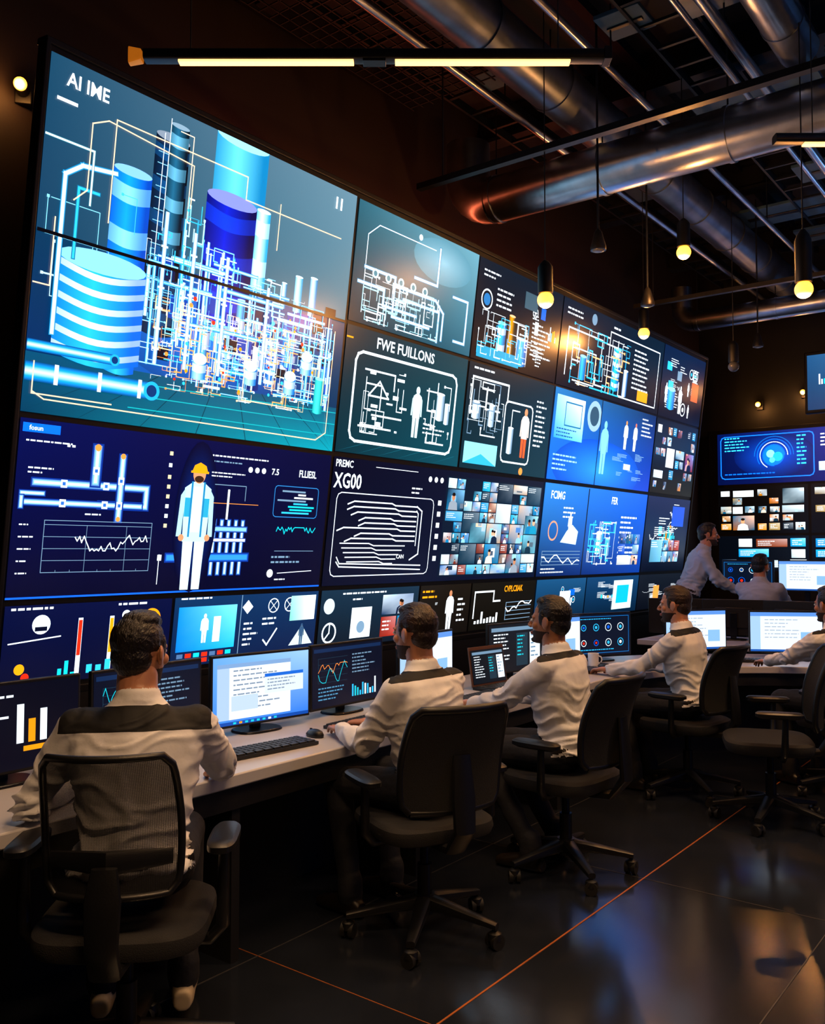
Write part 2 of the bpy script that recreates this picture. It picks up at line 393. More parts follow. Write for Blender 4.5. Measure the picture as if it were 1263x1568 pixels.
# ---------------------------------------------------------------- video wall
d=V((0,1,0));u=V((math.sin(PHI),0,math.cos(PHI)));n=d.cross(u)
WM=Matrix(((d.x,u.x,n.x,-3.9),(d.y,u.y,n.y,0),(d.z,u.z,n.z,.94),(0,0,0,1)))
def wallobj(c,name,parent,mt='screen'):
    o=link(c.mesh(name,M[mt]),name,parent); o.matrix_world=WM; return o
vw=empty('video_wall')
mb=MB()
mb.box(((2.045+10.13)/2,(-.03+2.82)/2,-.035),(8.085,2.86,.06),'case')
mb.box((6.08,2.83,-.03),(8.1,.03,.08),'case'); mb.box((6.08,-.04,-.04),(8.1,.04,.1),'case')
mb.box((2.042,1.4,-.025),(.024,2.88,.07),'case'); mb.box((10.135,1.4,-.025),(.03,2.88,.07),'case')
for s in (3,5,7,9): mb.box((s,.2,-.22),(.12,2.0,.34),'case'); 
o=mb.obj('casing',vw,smooth=False,bevel=.005); o.matrix_world=WM
mb=MB(); mb.box((-4.05,6.1,.45),(.3,8.0,.9),'case'); mb.obj('plinth',vw,smooth=False)
G=.006
def newc(x0,y0,x1,y1,bl,br,tr,tl_,n=6):
    k=.006; c=Canvas(); x0+=k;x1-=k;y0+=k;y1-=k; c.clip=(x0,y0,x1,y1); c.grad(x0,y0,x1,y1,bl,br,tr,tl_,n); return c
rg=random.Random(7)
# A: big refinery display
x0,y0,x1,y1=2.055,1.23,4.07,2.795
c=newc(x0,y0,x1,y1,H('#043a5c'),H('#046c7c'),H('#6c8c9c'),H('#24506a'),10)
c.grad(x0,1.5,x1,2.03,H('#043464'),H('#063c60'),H('#144c6c'),H('#0a3e5e'),6)
c.grad(2.5,1.5,3.95,2.03,H('#0660b0'),H('#044078'),H('#105484'),H('#0a5ca0'),4)
c.halo(3.05,1.75,.6,.3,H('#0c80e0'),H('#065098'))
c.grad(x0,y0,x1,1.5,H('#034460'),H('#08a0b0'),H('#085c78'),H('#055474'),4)
for i in range(9): c.line([(2.6+i*.17,1.5),(2.0+i*.34,y0)],.005,H('#04384a'))
for i in range(3): c.line([(2.6,1.44-i*.06),(4.06,1.47-i*.07)],.005,H('#18b0b8'))
tank(c,2.98,1.75,.36,1.04,H('#1486b8'),H('#6fd4ec'))
tank(c,2.95,1.85,.34,.62,H('#030a50'),H('#062cc8'),3,H('#0e48e8'))
tank(c,2.62,1.7,.2,.95,H('#040d1a'),H('#0c3c64'),6,H('#14588c'))
for i in range(14): c.rect(2.64,1.85+i*.055,2.8,1.854+i*.055,H('#88c4e0'))
for xx in (2.67,2.77): c.line([(xx,1.8),(xx,2.66)],.004,W_)
tank(c,2.7,2.1,.11,.62,H('#082030'),H('#2a7090'),4,H('#70b8d8')); c.line([(2.7,2.2),(2.7,2.74)],.004,W_); c.line([(2.84,2.1),(2.84,2.7),(2.76,2.7)],.005,H('#ffe4c8'))
tank(c,2.41,1.8,.21,.62,H('#0450b8'),H('#18a4f8'),3,H('#90dcff'))
tank(c,3.29,2.06,.1,.42,H('#30a8d8'),H('#d6f8ff'),2)
tank(c,3.62,2.0,.06,.2,H('#3aa2c8'),H('#d6f5fb')); tank(c,3.74,1.98,.06,.24,H('#1b86b8'),H('#d6f5fb')); tank(c,3.52,2.0,.04,.14,H('#1b86b8'),H('#d6f5fb'))
tank(c,2.45,1.48,.16,.5,H('#0468d8'),H('#38c4ff'),2)
SKY=lambda s:2.34-(s-2.7)*.3
for i in range(20):
    xx=rg.uniform(2.68,3.95); yb=rg.uniform(1.48,1.7); hh=(SKY(xx)-yb)*rg.uniform(.3,.9); tank(c,xx,yb,rg.uniform(.03,.09),hh,H('#043480'),rg.choice((H('#1094f0'),H('#70d0fa'),H('#0638c8'),H('#04246c'))),rg.randint(1,4))
for i in range(18):
    xx=rg.uniform(2.65,3.9); yy=rg.uniform(1.45,2.05); c.rect(xx,yy,xx+rg.uniform(.05,.16),yy+rg.uniform(.04,.12),rg.choice((H('#020c28'),H('#032050'),H('#0648a8'))))
for i in range(46):
    xx=rg.uniform(2.64,3.97); yb=rg.uniform(1.46,1.85); vpipe(c,xx,yb,yb+(SKY(xx)-yb)*rg.uniform(.3,1.0),rg.choice((.008,.012,.018,.024)),H('#0860b0'),rg.choice((CY,H('#60ccfa'),H('#b8ecff'))))
for i in range(40):
    xx=rg.uniform(2.6,3.7); yy=rg.uniform(1.46,2.12); L=rg.uniform(.1,.45)
    if yy<SKY(xx): hpipe(c,xx,min(xx+L,3.98),yy,rg.choice((.008,.012,.018,.024)),H('#0860b0'),rg.choice((CY,H('#80d8fa'),H('#d0f2ff'))))
LB=(H('#8fdcfa'),W_,H('#4fc4f6'),W_,H('#bfe8f8'),CY)
pipes(c,2.62,1.5,3.98,2.2,130,.0038,LB,rg,.026,6,SKY)
pipes(c,2.7,1.44,3.9,1.88,100,.0038,(H('#ffb870'),H('#f7e0b0'),W_,H('#ffa850')),rg,.020,7)
pipes(c,2.1,1.6,2.6,2.3,8,.005,LB,rg,.08,5)
pipes(c,2.84,1.9,2.95,2.4,16,.005,LB,rg,.03,5)
for xx in (2.72,2.9,3.12,3.42): 
    vpipe(c,xx,1.55,SKY(xx)-.04,.026,H('#0a70c0'),H('#c8f0ff')); 
    for k in range(6): c.rect(xx-.02,1.62+k*.1,xx+.02,1.63+k*.1,W_)
tank(c,2.17,1.52,.46,.44,H('#046cd0'),H('#30c0ff'),6,H('#e8faff'))
for i in range(50):
    xx=rg.uniform(2.75,3.95); yy=rg.uniform(1.45,1.95); c.disc(xx,yy,rg.uniform(.006,.013),rg.choice((YE,W_,CY,RD,OR)),n=8)
for (xx,yy) in ((2.95,1.52),(3.3,1.54),(3.6,1.53),(3.72,1.66)): tank(c,xx,yy,.09,.1,H('#0a80c8'),H('#b8f0ff'),1); c.disc(xx+.045,yy+.1,.045,W_,ry=.03)
tank(c,3.85,1.45,.08,.2,H('#089098'),H('#50ece4'))
for yy,ww,xe in ((1.53,.05,2.5),(1.415,.085,2.72)):
    hpipe(c,x0,xe,yy,ww,H('#055090'),H('#20acf0')); c.disc(xe,yy,ww*.55,H('#28b0e8')); c.disc(xe,yy,ww*.35,H('#063e78'))
for xx in (2.2,2.42,2.64): c.rect(xx,1.37,xx+.02,1.46,W_)
c.glow([(2.17,1.6),(2.17,2.3),(2.25,2.36),(2.42,2.38)],.014,W_,H('#1c8fc0')); c.glow([(2.24,1.95),(2.24,2.26),(2.34,2.26)],.01,CY,H('#1c6f90')); c.glow([(2.06,2.44),(2.3,2.44),(2.3,2.2)],.007,W_,H('#3c8090'))
for p in ([(2.22,2.2),(2.28,2.26),(2.28,2.56),(2.36,2.6),(2.85,2.56),(2.85,2.35)],[(2.1,1.33),(2.16,1.3),(3.9,1.29),(3.98,1.34),(3.98,1.95)],[(2.9,1.95),(3.3,1.95),(3.3,1.45),(3.75,1.45)],
          [(2.06,1.8),(2.14,1.8),(2.14,2.1)],[(2.4,2.15),(2.4,2.62),(3.2,2.62),(3.2,2.5),(3.95,2.5)],[(3.45,2.3),(3.45,2.55)],[(2.1,1.46),(2.1,1.32),(2.5,1.32)],[(3.35,2.03),(3.92,2.03),(3.92,1.5)]):
    c.line(p,.006,H('#ffdcb8'))
for xx in (3.88,3.92): c.rect(xx,2.66,xx+.015,2.73,W_)
c.text('AI IME',2.14,2.675,.062,W_,.9); c.rect(2.1,2.60,2.2,2.615,W_)
c.rect(x0,2.020,x1,2.036,H('#010204'))
wallobj(c,'display_panel',vw)
def dark(x0,y0,x1,y1,a='#061a2c',b='#103048'): return newc(x0+G/2,y0+G/2,x1-G/2,y1-G/2,H(a),H(a),H(b),H(b),4)
# B1
c=newc(4.085,2.042,5.42,2.79,H('#0a3440'),H('#206478'),H('#70a4b4'),H('#346878'),8)
c.halo(5.0,2.62,.34,.15,H('#90bccc'),H('#6096a8'))
c.line([(4.2,2.12),(4.2,2.6),(4.3,2.68),(4.9,2.68)],.006,W_)
for p in ([(4.15,2.3),(4.4,2.3),(4.4,2.2),(4.75,2.2)],[(4.5,2.35),(4.95,2.35),(5.05,2.28),(5.05,2.1)],[(4.6,2.28),(5.0,2.28),(5.0,2.08)],[(5.15,2.42),(5.33,2.42),(5.33,2.12),(5.2,2.12)],[(4.2,2.4),(4.5,2.4),(4.5,2.15),(4.9,2.15)],[(4.95,2.7),(4.95,2.45),(4.7,2.45)]):
    c.glow(p,.013,W_,H('#3a8ab0'))
pipes(c,4.2,2.08,5.0,2.36,46,.006,(W_,H('#a9d9e8')),rg,.035,6)
for i in range(5): c.disc(4.3+i*.13,2.38,.03,W_); c.disc(4.3+i*.13,2.38,.018,H('#3b8498'))
c.disc(4.72,2.72,.02,W_); wallobj(c,'display_panel',vw)
# B2
c=dark(5.42,2.036,6.71,2.79,'#04121e','#0c2434')
tl(c,5.5,2.7,.3,2,.035,W_,rg); c.ring(5.57,2.5,.07,.012,W_); c.disc(5.57,2.5,.045,H('#2f7fb8')); tl(c,5.7,2.6,.25,4,.04,W_,rg)
tank(c,5.75,2.12,.12,.25,CYD,TE,2); tank(c,5.9,2.1,.09,.35,H('#3a3a20'),YE); tank(c,6.05,2.1,.14,.2,CYD,CY); c.rect(5.5,2.07,6.1,2.16,H('#08a0c4'))
pipes(c,5.5,2.1,6.2,2.42,30,.006,(W_,CY,W_),rg,.04); clutter(c,6.2,2.1,6.65,2.72,rg,9); tl(c,6.25,2.45,.35,8,.035,W_,rg); c.rect(6.1,2.55,6.3,2.68,H('#4a6472'))
wallobj(c,'display_panel',vw)
# B3
c=dark(6.71,2.036,8.9,2.79,'#041422','#0a263a')
tl(c,6.8,2.7,.45,2,.04,W_,rg); c.line([(6.85,2.15),(6.85,2.55),(7.5,2.55),(7.5,2.35)],.014,W_); c.line([(7.0,2.12),(7.4,2.12),(7.4,2.4),(7.0,2.4)],.012,W_)
tank(c,7.75,2.15,.16,.38,CYD,TE,4); tank(c,8.0,2.12,.1,.24,CYD,W_); c.frame(7.65,2.1,8.8,2.66,.012,W_); tl(c,8.2,2.58,.5,9,.045,W_,rg); pipes(c,6.95,2.1,8.1,2.6,34,.009,(W_,CY,H('#ffc58c')),rg,.06)
tl(c,7.7,2.7,.3,1,.05,W_,rg); c.rect(8.35,2.12,8.6,2.22,YE); c.disc(7.3,2.7,.05,GR); tank(c,7.1,2.15,.12,.2,CYD,CY); wallobj(c,'display_panel',vw)
# B4
c=dark(8.9,2.036,10.11,2.79,'#041426','#08264a')
clutter(c,8.97,2.08,10.05,2.7,rg,20); tank(c,9.1,2.15,.2,.2,CYD,CY); figure(c,9.45,2.12,.3,W_); c.rect(9.75,2.3,9.95,2.5,H('#d86a4a')); wallobj(c,'display_panel',vw)
# C1
c=newc(4.085,1.235,5.415,2.03,H('#063844'),H('#0a5260'),H('#124854'),H('#083440'),8)
for i in range(6): c.line([(4.09+.2*i,1.235),(4.35+.2*i,1.31)],.004,H('#1a6878'))
c.text('FWE FUILLONS',4.38,1.925,.07,W_,.95); c.frame(4.2,1.32,5.3,1.88,.018,W_,.06)
figure(c,4.86,1.4,.35,H('#cfe8ec'))
for p in ([(4.3,1.78),(4.6,1.78),(4.6,1.68)],[(4.35,1.62),(4.45,1.72),(4.55,1.62),(4.35,1.62)],[(4.98,1.75),(4.98,1.6),(5.1,1.6)],[(5.0,1.45),(5.0,1.38),(5.2,1.38)],[(4.4,1.5),(4.7,1.5)],[(4.28,1.42),(4.6,1.42)]): c.line(p,.012,W_)
for i in range(12): xx=rg.uniform(4.28,4.7); yy=rg.uniform(1.4,1.8); c.rect(xx,yy,xx+rg.uniform(.02,.08),yy+rg.uniform(.01,.03),W_)
pipes(c,4.3,1.38,4.7,1.8,9,.007,(W_,),rg,.05,4); tank(c,5.08,1.55,.09,.18,GR,W_); tank(c,5.18,1.53,.06,.14,GR,W_); pipes(c,4.95,1.38,5.25,1.8,9,.007,(W_,),rg,.04,4)
tl(c,4.95,1.5,.25,3,.03,W_,rg); c.line([(4.1,1.95),(4.15,1.95)],.01,YE); wallobj(c,'display_panel',vw)
# C2
c=newc(5.427,1.235,6.71,2.03,H('#0c3440'),H('#103e4c'),H('#0e3442'),H('#0c2a36'))
c.line([(5.5,1.65),(5.5,1.92),(6.0,1.92),(6.0,1.8)],.016,W_); c.line([(5.7,1.85),(5.7,1.7),(5.9,1.7)],.014,W_); c.frame(5.98,1.33,6.4,1.8,.014,W_,.04); tank(c,6.05,1.4,.08,.2,GR,W_); c.line([(6.09,1.6),(6.09,1.74),(6.2,1.74)],.01,W_)
figure(c,6.3,1.38,.4,H('#f0e0d8'),pants=H('#e86a38'),head=H('#d79a72')); tank(c,5.52,1.62,.1,.12,GR,W_); tank(c,5.75,1.58,.08,.16,GR,W_); c.rect(5.47,1.28,5.92,1.44,H('#98e2f4')); c.poly([(5.47,1.28),(5.7,1.36),(5.92,1.28)],H('#3fb6d8'))
pipes(c,5.48,1.5,5.95,1.9,20,.007,(W_,GR),rg,.05,4); tl(c,6.45,1.85,.2,10,.04,W_,rg); tl(c,5.5,1.98,.4,1,.04,W_,rg); c.disc(6.3,1.27,.03,OR); wallobj(c,'display_panel',vw)
# C3
c=newc(6.73,1.235,8.89,2.03,H('#1070e0'),H('#064cc0'),H('#0a3060'),H('#3080b8'),8)
c.halo(7.7,1.38,.9,.28,H('#38a0f8'),H('#0c5cc4'))
c.grad(6.78,1.6,7.3,1.97,H('#3fa8d8'),H('#7fd8f0'),W_,H('#a5e0f4'),3); c.frame(6.95,1.72,7.25,1.92,.012,H('#2a7aa8')); c.disc(7.5,1.86,.14,H('#9fc0d0')); c.disc(7.5,1.86,.09,H('#3c5c70')); tl(c,6.82,1.68,.4,3,.03,H('#1060a8'),rg)
figure(c,7.75,1.35,.5,H('#8ed0f4')); figure(c,8.2,1.62,.28,W_,head=OR); figure(c,8.42,1.62,.28,W_,head=H('#e08060'))
clutter(c,7.9,1.3,8.8,1.6,rg,8,H('#a5cfe8')); tl(c,8.55,1.95,.28,5,.04,W_,rg); tl(c,6.8,1.45,.5,4,.04,H('#a8d8f8'),rg); c.rect(7.62,1.24,7.635,2.03,H('#041c3c')); wallobj(c,'display_panel',vw)
PAL=[H(x) for x in('#d8e8f4','#e8a060','#20a8e0','#0c5cc8','#6fb8d8','#b03a28','#14508a','#f0f6fa','#0890c0','#142a50')]
# C4
c=dark(8.9,1.235,10.11,2.03,'#061018','#0a1c2c'); mosaic(c,8.95,1.28,10.05,1.97,8,6,rg,PAL,fill=.6,jit=.2); wallobj(c,'display_panel',vw)
# D1
c=newc(2.06,.395,4.07,1.215,H('#050a30'),H('#050a2c'),H('#08103c'),H('#081658'),6)
c.rect(2.06,.395,4.07,.41,H('#1f70f8')); c.rect(2.08,1.15,2.26,1.19,H('#1078ff')); c.text('fosun',2.11,1.16,.022,W_)
tl(c,2.1,1.11,.25,1,.02,W_,rg);tl(c,2.3,1.1,.1,1,.03,W_,rg); tl(c,3.0,1.13,.8,1,.022,W_,rg); tl(c,3.0,1.1,.5,1,.02,GR,rg); tl(c,2.12,.99,.15,2,.02,W_,rg); tl(c,2.42,.79,.1,1,.02,W_,rg)
LBL=H('#8fc8fa'); HB=H('#123e96')
for p,w in (([(2.16,.93),(2.75,.93),(2.75,.84),(2.5,.84)],.022),([(2.12,.84),(2.72,.84)],.018),([(2.46,1.1),(2.46,.95)],.03),([(2.6,1.07),(2.6,.78)],.024),([(2.2,.88),(2.1,.88)],.014),([(2.1,.86),(2.1,.82)],.014)):
    c.glow(p,w,LBL,HB); c.line(p,w*.5,W_)
for xx,yy in((2.46,1.0),(2.6,.96),(2.52,.93),(2.52,.84),(2.3,.93),(2.3,.84),(2.6,.84)): c.rect(xx-.016,yy-.018,xx+.016,yy+.018,W_); c.rect(xx-.008,yy-.008,xx+.008,yy+.008,H('#3a78c8'))
c.disc(2.46,1.11,.017,OR); c.disc(2.6,1.08,.014,OR); c.disc(2.6,.775,.012,OR)
for i in range(5): c.line([(2.22,.52+i*.055),(2.8,.52+i*.055)],.0025,GR); tl(c,2.1,.515+i*.055,.08,1,.018,W_,rg)
for i in range(9): c.line([(2.22+i*.0725,.52),(2.22+i*.0725,.74 if i%3==0 else .53)],.002,GR)
chart(c,2.38,.62,2.78,.72,W_,rg,34,.005); c.frame(2.22,.52,2.8,.76,.003,GR)
for yy in (1.12,1.06,1.0,.95,.9,.85,.8,.75): c.rect(2.87,yy-.010,2.89,yy+.010,rg.choice((W_,H('#e8d8b0')))); 
c.line([(2.86,.45),(2.86,.6)],.004,W_); c.rect(2.85,.57,2.875,.6,W_)
for xx in(3.2,3.25,3.3,3.35,3.4): c.glow([(xx,.5),(xx,.78)],.016,LBL,HB); c.line([(xx,.5),(xx,.78)],.008,W_)
c.glow([(2.92,.585),(3.44,.585)],.026,H('#3f9aff'),HB); c.glow([(3.16,.74),(3.42,.74)],.018,LBL,HB); c.glow([(3.16,.68),(3.42,.68)],.012,W_,HB)
c.halo(3.07,.8,.14,.4,H('#0c3c90'),H('#060c34'))
figure(c,3.07,.415,.67,H('#bfeaf8'),head=H('#d79a72'),pants=H('#d5f2fb'),helmet=YE)
c.poly([(3.04,.72),(3.1,.72),(3.1,.96),(3.04,.96)],H('#e6f6fa')); c.rect(2.99,.8,3.03,.9,H('#38a8c8')); c.rect(3.11,.8,3.15,.9,H('#38a8c8'))
for xx in(3.03,3.11): c.line([(xx,.98),(xx,.7)],.012,H('#2b8ab8'))
c.disc(2.985,.69,.018,H('#d79a72')); c.disc(3.155,.69,.018,H('#d79a72')); c.disc(3.07,1.0,.03,H('#4a2f20'),ry=.018)
c.line([(3.18,.88),(3.5,.88)],.003,OR); c.line([(3.28,.8),(3.28,.95)],.014,W_); c.line([(3.18,.98),(3.4,.98),(3.4,.9)],.004,GR); tl(c,3.15,1.04,.25,2,.018,W_,rg)
c.text('7.5',3.58,1.06,.035,W_); c.text('FLLIESL',3.8,1.06,.042,W_,.8)
for i in range(3): c.disc(3.42+i*.05,1.075,.016,W_)
c.frame(3.62,.82,3.98,1.0,.004,H('#3c90d0'),.02)
for i in range(8): c.rect(rg.uniform(3.64,3.85),.84+i*.018,rg.uniform(3.86,3.96),.85+i*.018,rg.choice((CY,W_,GR,TE)))
chart(c,3.66,.66,3.98,.76,TE,rg,30,.005); c.line([(3.66,.62),(3.98,.62)],.003,GR); tl(c,3.64,.58,.3,2,.03,GR,rg); c.disc(3.64,.49,.024,W_); c.line([(3.7,.49),(3.98,.5)],.004,W_); tl(c,3.68,.45,.1,1,.02,W_,rg)
wallobj(c,'display_panel',vw)
# D2
c=newc(4.085,.395,6.71,1.215,H('#06102c'),H('#0a1a38'),H('#0a1632'),H('#060e2a'),4)
c.text('PREMC',4.11,1.15,.045,W_,.85); c.text('XG00',4.11,1.02,.095,W_,.8); c.line([(4.5,1.17),(4.95,1.17)],.004,W_); c.frame(4.15,.46,5.17,.99,.006,W_,.04)
for i in range(8):
    yy=.94-i*.034; a=4.32+.03*rg.randint(0,4)-(.08 if i in(2,5) else 0); b=4.98
    c.line([(a-.06,yy-.02),(a,yy),(4.7+.04*(i%3),yy),(4.74+.04*(i%3),yy-.012),(b,yy-.012)],.009,W_)
c.line([(4.98,.93),(5.04,.9),(5.04,.6),(4.95,.56)],.01,W_); c.line([(4.98,.9),(5.0,.88),(5.0,.66)],.008,W_)
for i in range(5): yy=.67-i*.03; c.line([(4.22+.02*i,yy),(4.5+.03*i,yy),(4.55+.03*i,yy-.014),(4.88-.03*i,yy-.014)],.007,W_)
for i in range(2): c.line([(4.2-.0*i,.58-i*.03),(4.2+.03,.54-i*.02),(5.08,.52-i*.03)],.008,W_)
c.text('CAN',4.8,.57,.028,W_); tl(c,4.9,1.05,.2,2,.03,W_,rg)
for i in range(6): c.rect(5.22,.95-i*.08,5.26,.985-i*.08,W_)
for i in range(3): c.disc(5.1+i*.07,1.13,.02,W_)
c.rect(5.3,.43,6.69,1.17,H('#061e34')); mosaic(c,5.32,.44,6.67,1.16,12,9,rg,[H(x) for x in('#18a0d8','#d8ecf6','#0d70b8','#e8c0a0','#7fd4ec','#1c4860','#f4fafe','#984838','#48a8d8','#0c3048','#20b8e0','#183858')],fill=.92)
wallobj(c,'display_panel',vw)
# D3
c=newc(6.73,.395,8.89,1.215,H('#082450'),H('#084498'),H('#0868d8'),H('#388cd8'),8)
c.text('FCIMG',6.85,1.08,.07,W_,.9); c.text('FER',8.05,1.08,.07,W_,.9); c.rect(7.55,.4,7.57,1.2,H('#0a1a30'))
c.ring(6.95,.8,.08,.015,H('#e0a080')); c.poly([(7.1,.7),(7.2,.8),(7.3,.86),(7.42,.8),(7.4,.68)],H('#cfe8f8')); figure(c,7.25,.75,.22,W_); chart(c,6.8,.5,7.5,.62,W_,rg,16,.01,GR); tank(c,7.8,.6,.12,.2,GR,W_); tank(c,8.0,.58,.1,.16,GR,CY); pipes(c,7.65,.5,8.2,.9,26,.009,(W_,CY),rg,.05); tl(c,8.3,.95,.45,9,.05,W_,rg); mosaic(c,8.3,.48,8.8,.8,3,3,rg,PAL); tl(c,6.8,.46,.5,2,.03,W_,rg); tl(c,7.1,1.0,.35,3,.04,W_,rg)
wallobj(c,'display_panel',vw)
# D4
c=dark(8.9,.395,10.11,1.215,'#061428','#0e2c58'); clutter(c,8.95,.45,10.05,1.15,rg,18); mosaic(c,9.1,.5,9.9,.75,5,2,rg,PAL); c.rect(9.6,.9,9.95,1.12,H('#2a5fc8')); wallobj(c,'display_panel',vw)
def E(a,b,c1='#081434',c2='#0c1c48'): return newc(a+.004,-.005,b-.004,.378,H(c1),H(c1),H(c2),H(c2),3)
c=E(2.06,2.98,'#051034','#081644')
for xx,cc in((2.45,RD),(2.62,YE)): c.rect(xx-.012,.03,xx+.012,.3,W_); c.rect(xx-.01,.12,xx+.01,.29,cc)
bars(c,2.35,.02,2.45,.12,3,(TE,),rg); bars(c,2.5,.03,2.85,.18,7,(W_,CY),rg); c.disc(2.25,.28,.045,W_); c.rect(2.22,.25,2.28,.27,H('#0b1430')); c.line([(2.1,.2),(2.35,.22)],.006,W_); tl(c,2.1,.35,.3,1,.03,W_,rg)
c.ring(2.85,.27,.05,.012,YE); c.disc(2.7,.3,.025,W_); c.disc(2.16,.08,.025,YE); c.disc(2.19,.04,.02,RD); tl(c,2.65,.35,.25,1,.03,W_,rg)
wallobj(c,'display_panel',vw)
c=E(2.98,4.08,'#0a244c','#163c64')
c.grad(3.02,.08,3.42,.32,H('#0880d8'),H('#20b8f0'),H('#7fdcf8'),H('#1a94dc'),3); figure(c,3.2,.12,.16,W_); c.rect(3.26,.12,3.31,.26,W_); tl(c,3.03,.36,.3,1,.025,W_,rg)
for i in range(7):
    for j in range(2): c.rect(3.03+i*.055,.015+j*.03,3.07+i*.055,.038+j*.03,rg.choice((GR,H('#5878a0'),TE,RD)))
c.rect(3.45,.0,3.455,.37,GR)
for i in range(2): c.ring(3.7+.13*i,.3,.04,.006,W_); c.line([(3.67+.13*i,.27),(3.73+.13*i,.33)],.004,W_); c.line([(3.67+.13*i,.33),(3.73+.13*i,.27)],.004,W_)
c.poly([(3.5,.26),(3.54,.3),(3.5,.34),(3.46,.3)],W_); c.line([(3.64,.1),(3.67,.07),(3.74,.16)],.01,W_); c.grad(3.84,.2,4.05,.35,H('#7fc8c0'),W_,W_,H('#a0d8d0'),2); c.poly([(3.85,.05),(4.05,.05),(3.95,.17)],H('#c8d8d8')); figure(c,3.95,.05,.13,H('#406080'))
tl(c,3.48,.2,.12,5,.03,W_,rg); tl(c,3.62,.22,.15,2,.03,W_,rg); wallobj(c,'display_panel',vw)
c=E(4.09,5.11,'#10202e','#1c384c'); c.ring(4.2,.1,.06,.012,W_); c.line([(4.2,.1),(4.2,.16)],.01,W_); c.line([(4.2,.1),(4.16,.06)],.01,W_); c.rect(4.4,.05,4.6,.25,W_); c.disc(4.5,.12,.04,GR); mosaic(c,4.7,.03,5.05,.33,2,2,rg,PAL); c.disc(4.18,.27,.05,H('#c8d8e0')); tl(c,4.3,.34,.5,1,.03,W_,rg); tl(c,4.4,.3,.2,1,.03,W_,rg); wallobj(c,'display_panel',vw)
c=E(5.11,5.77,'#181410','#221c14'); tl(c,5.15,.32,.25,2,.04,YE,rg); figure(c,5.5,.03,.3,W_,head=H('#c48b68')); clutter(c,5.15,.05,5.38,.25,rg,4); tl(c,5.6,.25,.12,5,.04,W_,rg); wallobj(c,'display_panel',vw)
c=E(5.77,6.76,'#15130e','#1c1a14'); c.text('CVPLCIIAK',6.25,.29,.05,YE,.85); c.line([(5.83,.1),(5.83,.3),(6.1,.3),(6.1,.22),(6.2,.22)],.014,W_); bars(c,5.85,.05,6.2,.15,8,(W_,),rg); chart(c,6.3,.06,6.7,.2,W_,rg,12,.01,GR); wallobj(c,'display_panel',vw)
c=E(6.76,7.7,'#0c2840','#205880'); clutter(c,6.82,.05,7.65,.33,rg,10); c.rect(7.2,.08,7.4,.26,W_); wallobj(c,'display_panel',vw)
c=E(7.7,8.9,'#0c2840','#144870'); clutter(c,7.75,.05,8.85,.33,rg,10); c.rect(8.3,.04,8.75,.33,H('#d8f0f4')); c.rect(8.38,.1,8.66,.28,H('#18b8e8')); wallobj(c,'display_panel',vw)
c=E(8.9,10.11,'#0e1420','#1c2430'); clutter(c,8.95,.05,10.05,.33,rg,12); c.rect(9.3,.1,9.45,.25,OR); wallobj(c,'display_panel',vw)
# ---------------------------------------------------------------- back wall displays
bw=empty('back_video_wall')
mb=MB(); mb.box((-2.1,11.93,2.0),(4.1,.12,2.3),'case'); mb.obj('casing',bw,smooth=False,bevel=.01)
def backc(c,name,parent=bw): return link(c.mesh(name,M['screenb'],lambda x,y,z:(x,11.865-z,y)),name,parent)
for k,(a,b) in enumerate(((-4.03,-2.2),(-2.18,-.2))):
    c=newc(a,2.42,b,3.1,H('#03103a'),H('#041c60'),H('#062c7c'),H('#041648'))
    c.halo(a+.72,2.78,.5,.28,H('#0c50b8'),H('#041c58'))
    for i in range(5): c.ring(a+.72,2.78,.1+.035*i,.008,(CY,BL,W_,BL,CYD)[i],0,300-30*i)
    c.disc(a+.72,2.78,.13,H('#0c70d0')); c.disc(a+.68,2.8,.05,H('#7fe8ff')); c.disc(a+.77,2.76,.06,H('#28a0e0')); c.disc(a+.7,2.72,.035,H('#58d0f0'))
    c.frame(a+.05,2.5,a+1.2,3.05,.012,H('#1a78f0'),.05); tl(c,a+.1,3.02,.35,5,.04,CY,rg); tl(c,a+1.0,3.0,.15,8,.05,CY,rg); mosaic(c,a+1.25,2.55,b-.05,2.8,4,2,rg,[CY,W_,BL,H('#bcd8f0')],people=False); tl(c,a+1.28,3.0,.45,4,.045,W_,rg); tl(c,a+.1,2.55,.9,1,.04,BL,rg)
    backc(c,'display_panel')
for a,b in ((-4.03,-2.9),(-2.88,-1.6),(-1.58,-.2)):
    c=newc(a,1.78,b,2.4,H('#040404'),H('#060504'),H('#0a0806'),H('#060608')); mosaic(c,a+.03,1.82,b-.03,2.36,7,5,rg,[H(x) for x in('#b87020','#98acb4','#14607e','#988050','#202c38','#1c3848','#c4cacc','#c08020')],fill=.75,jit=.15); backc(c,'display_panel')
    c=newc(a,1.3,b,1.76,H('#030810'),H('#040a14'),H('#06101a'),H('#040a12')); mosaic(c,a+.03,1.33,b-.03,1.73,5,3,rg,[H(x) for x in('#0c88c8','#a8b8be','#1470a8','#b8c8cf','#804020','#083858','#c4cacc','#1898d0')],fill=.75,jit=.12,people=False); backc(c,'display_panel')
hd=empty('ceiling_hung_display'); mb=MB(); mb.box((-2.2,11.6,3.6),(1.3,.08,.75),'case'); mb.cyl((-2.5,11.6,3.9),(-2.5,11.6,5.1),.02,'steel'); mb.cyl((-1.9,11.6,3.9),(-1.9,11.6,5.1),.02,'steel'); mb.obj('housing',hd,bevel=.01)
c=newc(-2.82,3.26,-1.58,3.94,H('#16426a'),H('#1c5078'),H('#4c80a8'),H('#2a5c86')); clutter(c,-2.78,3.3,-1.6,3.9,rg,8); link(c.mesh('screen',M['screen'],lambda x,y,z:(x,11.555-z,y)),'screen',hd)
